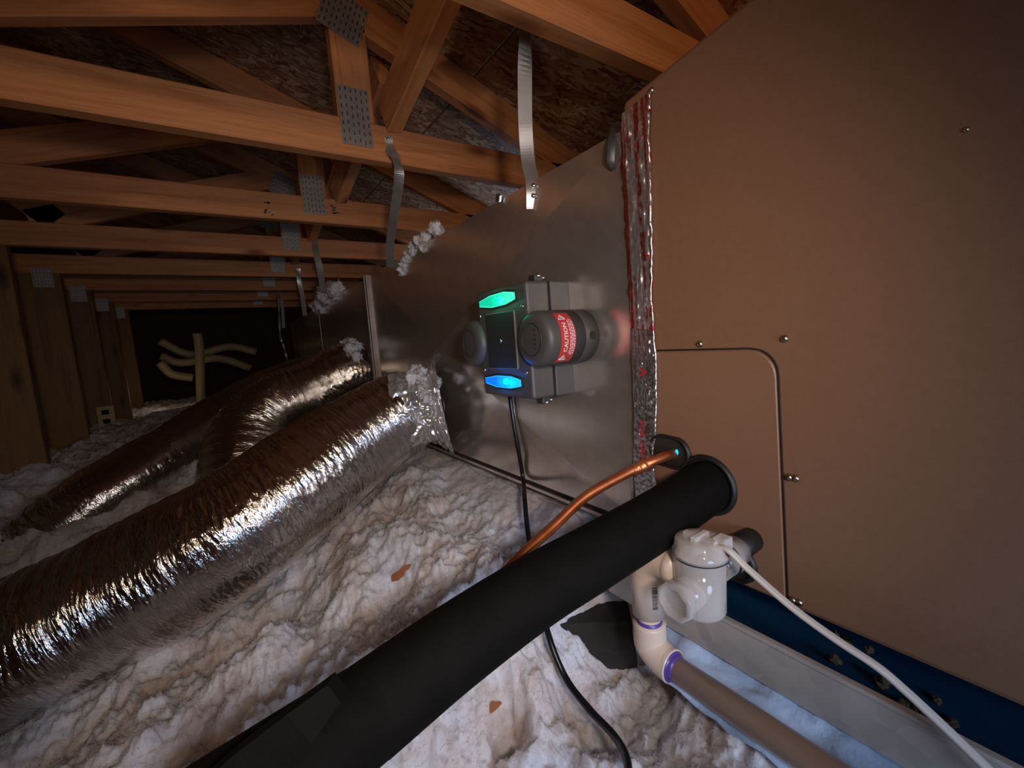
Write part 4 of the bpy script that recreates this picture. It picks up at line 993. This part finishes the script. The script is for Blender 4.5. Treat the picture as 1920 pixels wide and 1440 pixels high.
obj('long_pipe', *lathe(Pend + A([0, 0.006, 0]), (0, -1, 0), [(0, rp), (0.9, rp)], 36), PVC, dr)
# bar code printed on the upper elbow (a = angle on the fitting, towards the viewer's right)
bars = []
zc0 = onx(1234, 1115, DX)[2]; z_ = zc0 + 0.0135
dirv = A([-0.55, -0.83, 0.0])
while z_ > zc0 - 0.0135:
    h_ = rnd.choice((0.0004, 0.0007, 0.0011)); a_ = np.linspace(0.30, 0.62, 5); pts = []
    for dz in (0, -h_):
        for q in a_ - 0.36:
            ux = dirv[0] * math.cos(q) - dirv[1] * math.sin(q) * -1; base_a = math.atan2(dirv[1], dirv[0]) + q
            pts.append((DX + math.cos(base_a) * (rf + 0.0003), yv + math.sin(base_a) * (rf + 0.0003), z_ + dz))
    bars.append((A(pts), [(i, i + 1, 6 + i, 5 + i) for i in range(4)])); z_ -= h_ + rnd.choice((0.0004, 0.0006, 0.0009))
obj('bar_code', *cat_parts(bars), INK, dr, smooth=False)

# ------------------------------------------------------------------ small far things
P = ony(200, 781, 3.54)
t = thing('outlet_box', 'yellowish outlet plate at the foot of the narrow dark post', 'outlet', (P[0], 3.54, P[2] - 0.07))
v, f = box((P[0] - 0.04, 3.525, P[2] - 0.065), (P[0] + 0.04, 3.545, P[2] + 0.065), 0.004); obj('cover', v, f, IVORY, t, smooth=False)
for dz in (-0.028, 0.028):
    v, f = box((P[0] - 0.017, 3.522, P[2] + dz - 0.014), (P[0] + 0.017, 3.527, P[2] + dz + 0.014), 0.003); obj('socket', v, f, SEAM, t, smooth=False)
hs = [([(300, 640), (360, 665), (430, 650), (480, 660)], 'pale far hose sagging highest across the dark gap'), ([(302, 668), (340, 680), (410, 672), (470, 690)], 'pale far hose in the middle of the dark gap'),
      ([(300, 680), (320, 700), (345, 706), (362, 708)], 'pale far hose curling lowest beside the dark post'), ([(370, 625), (374, 660), (378, 790)], 'pale far upright pipe in the dark gap')]
for i, (pts, lab_) in enumerate(hs):
    C = spline([ony(px, py, 4.9 - 0.1 * i) for px, py in pts], 30)
    o = obj('flexible_hose', *tube(C, 0.035, 12), PALE); tagp(o, lab_, 'hose', 'pale hoses at the far end')
C = spline([ony(522, 548, 3.545), ony(525, 625, 3.5), ony(532, 650, 3.45), ony(540, 680, 3.40)], 20)
o = obj('foil_scrap', *tube(C, [0.014 + 0.006 * math.sin(i * 1.7) for i in range(20)], 9, flat=0.5), GALVD, smooth=False); tagp(o, 'bluish foil scrap hanging by the far end of the trunk duct', 'foil')
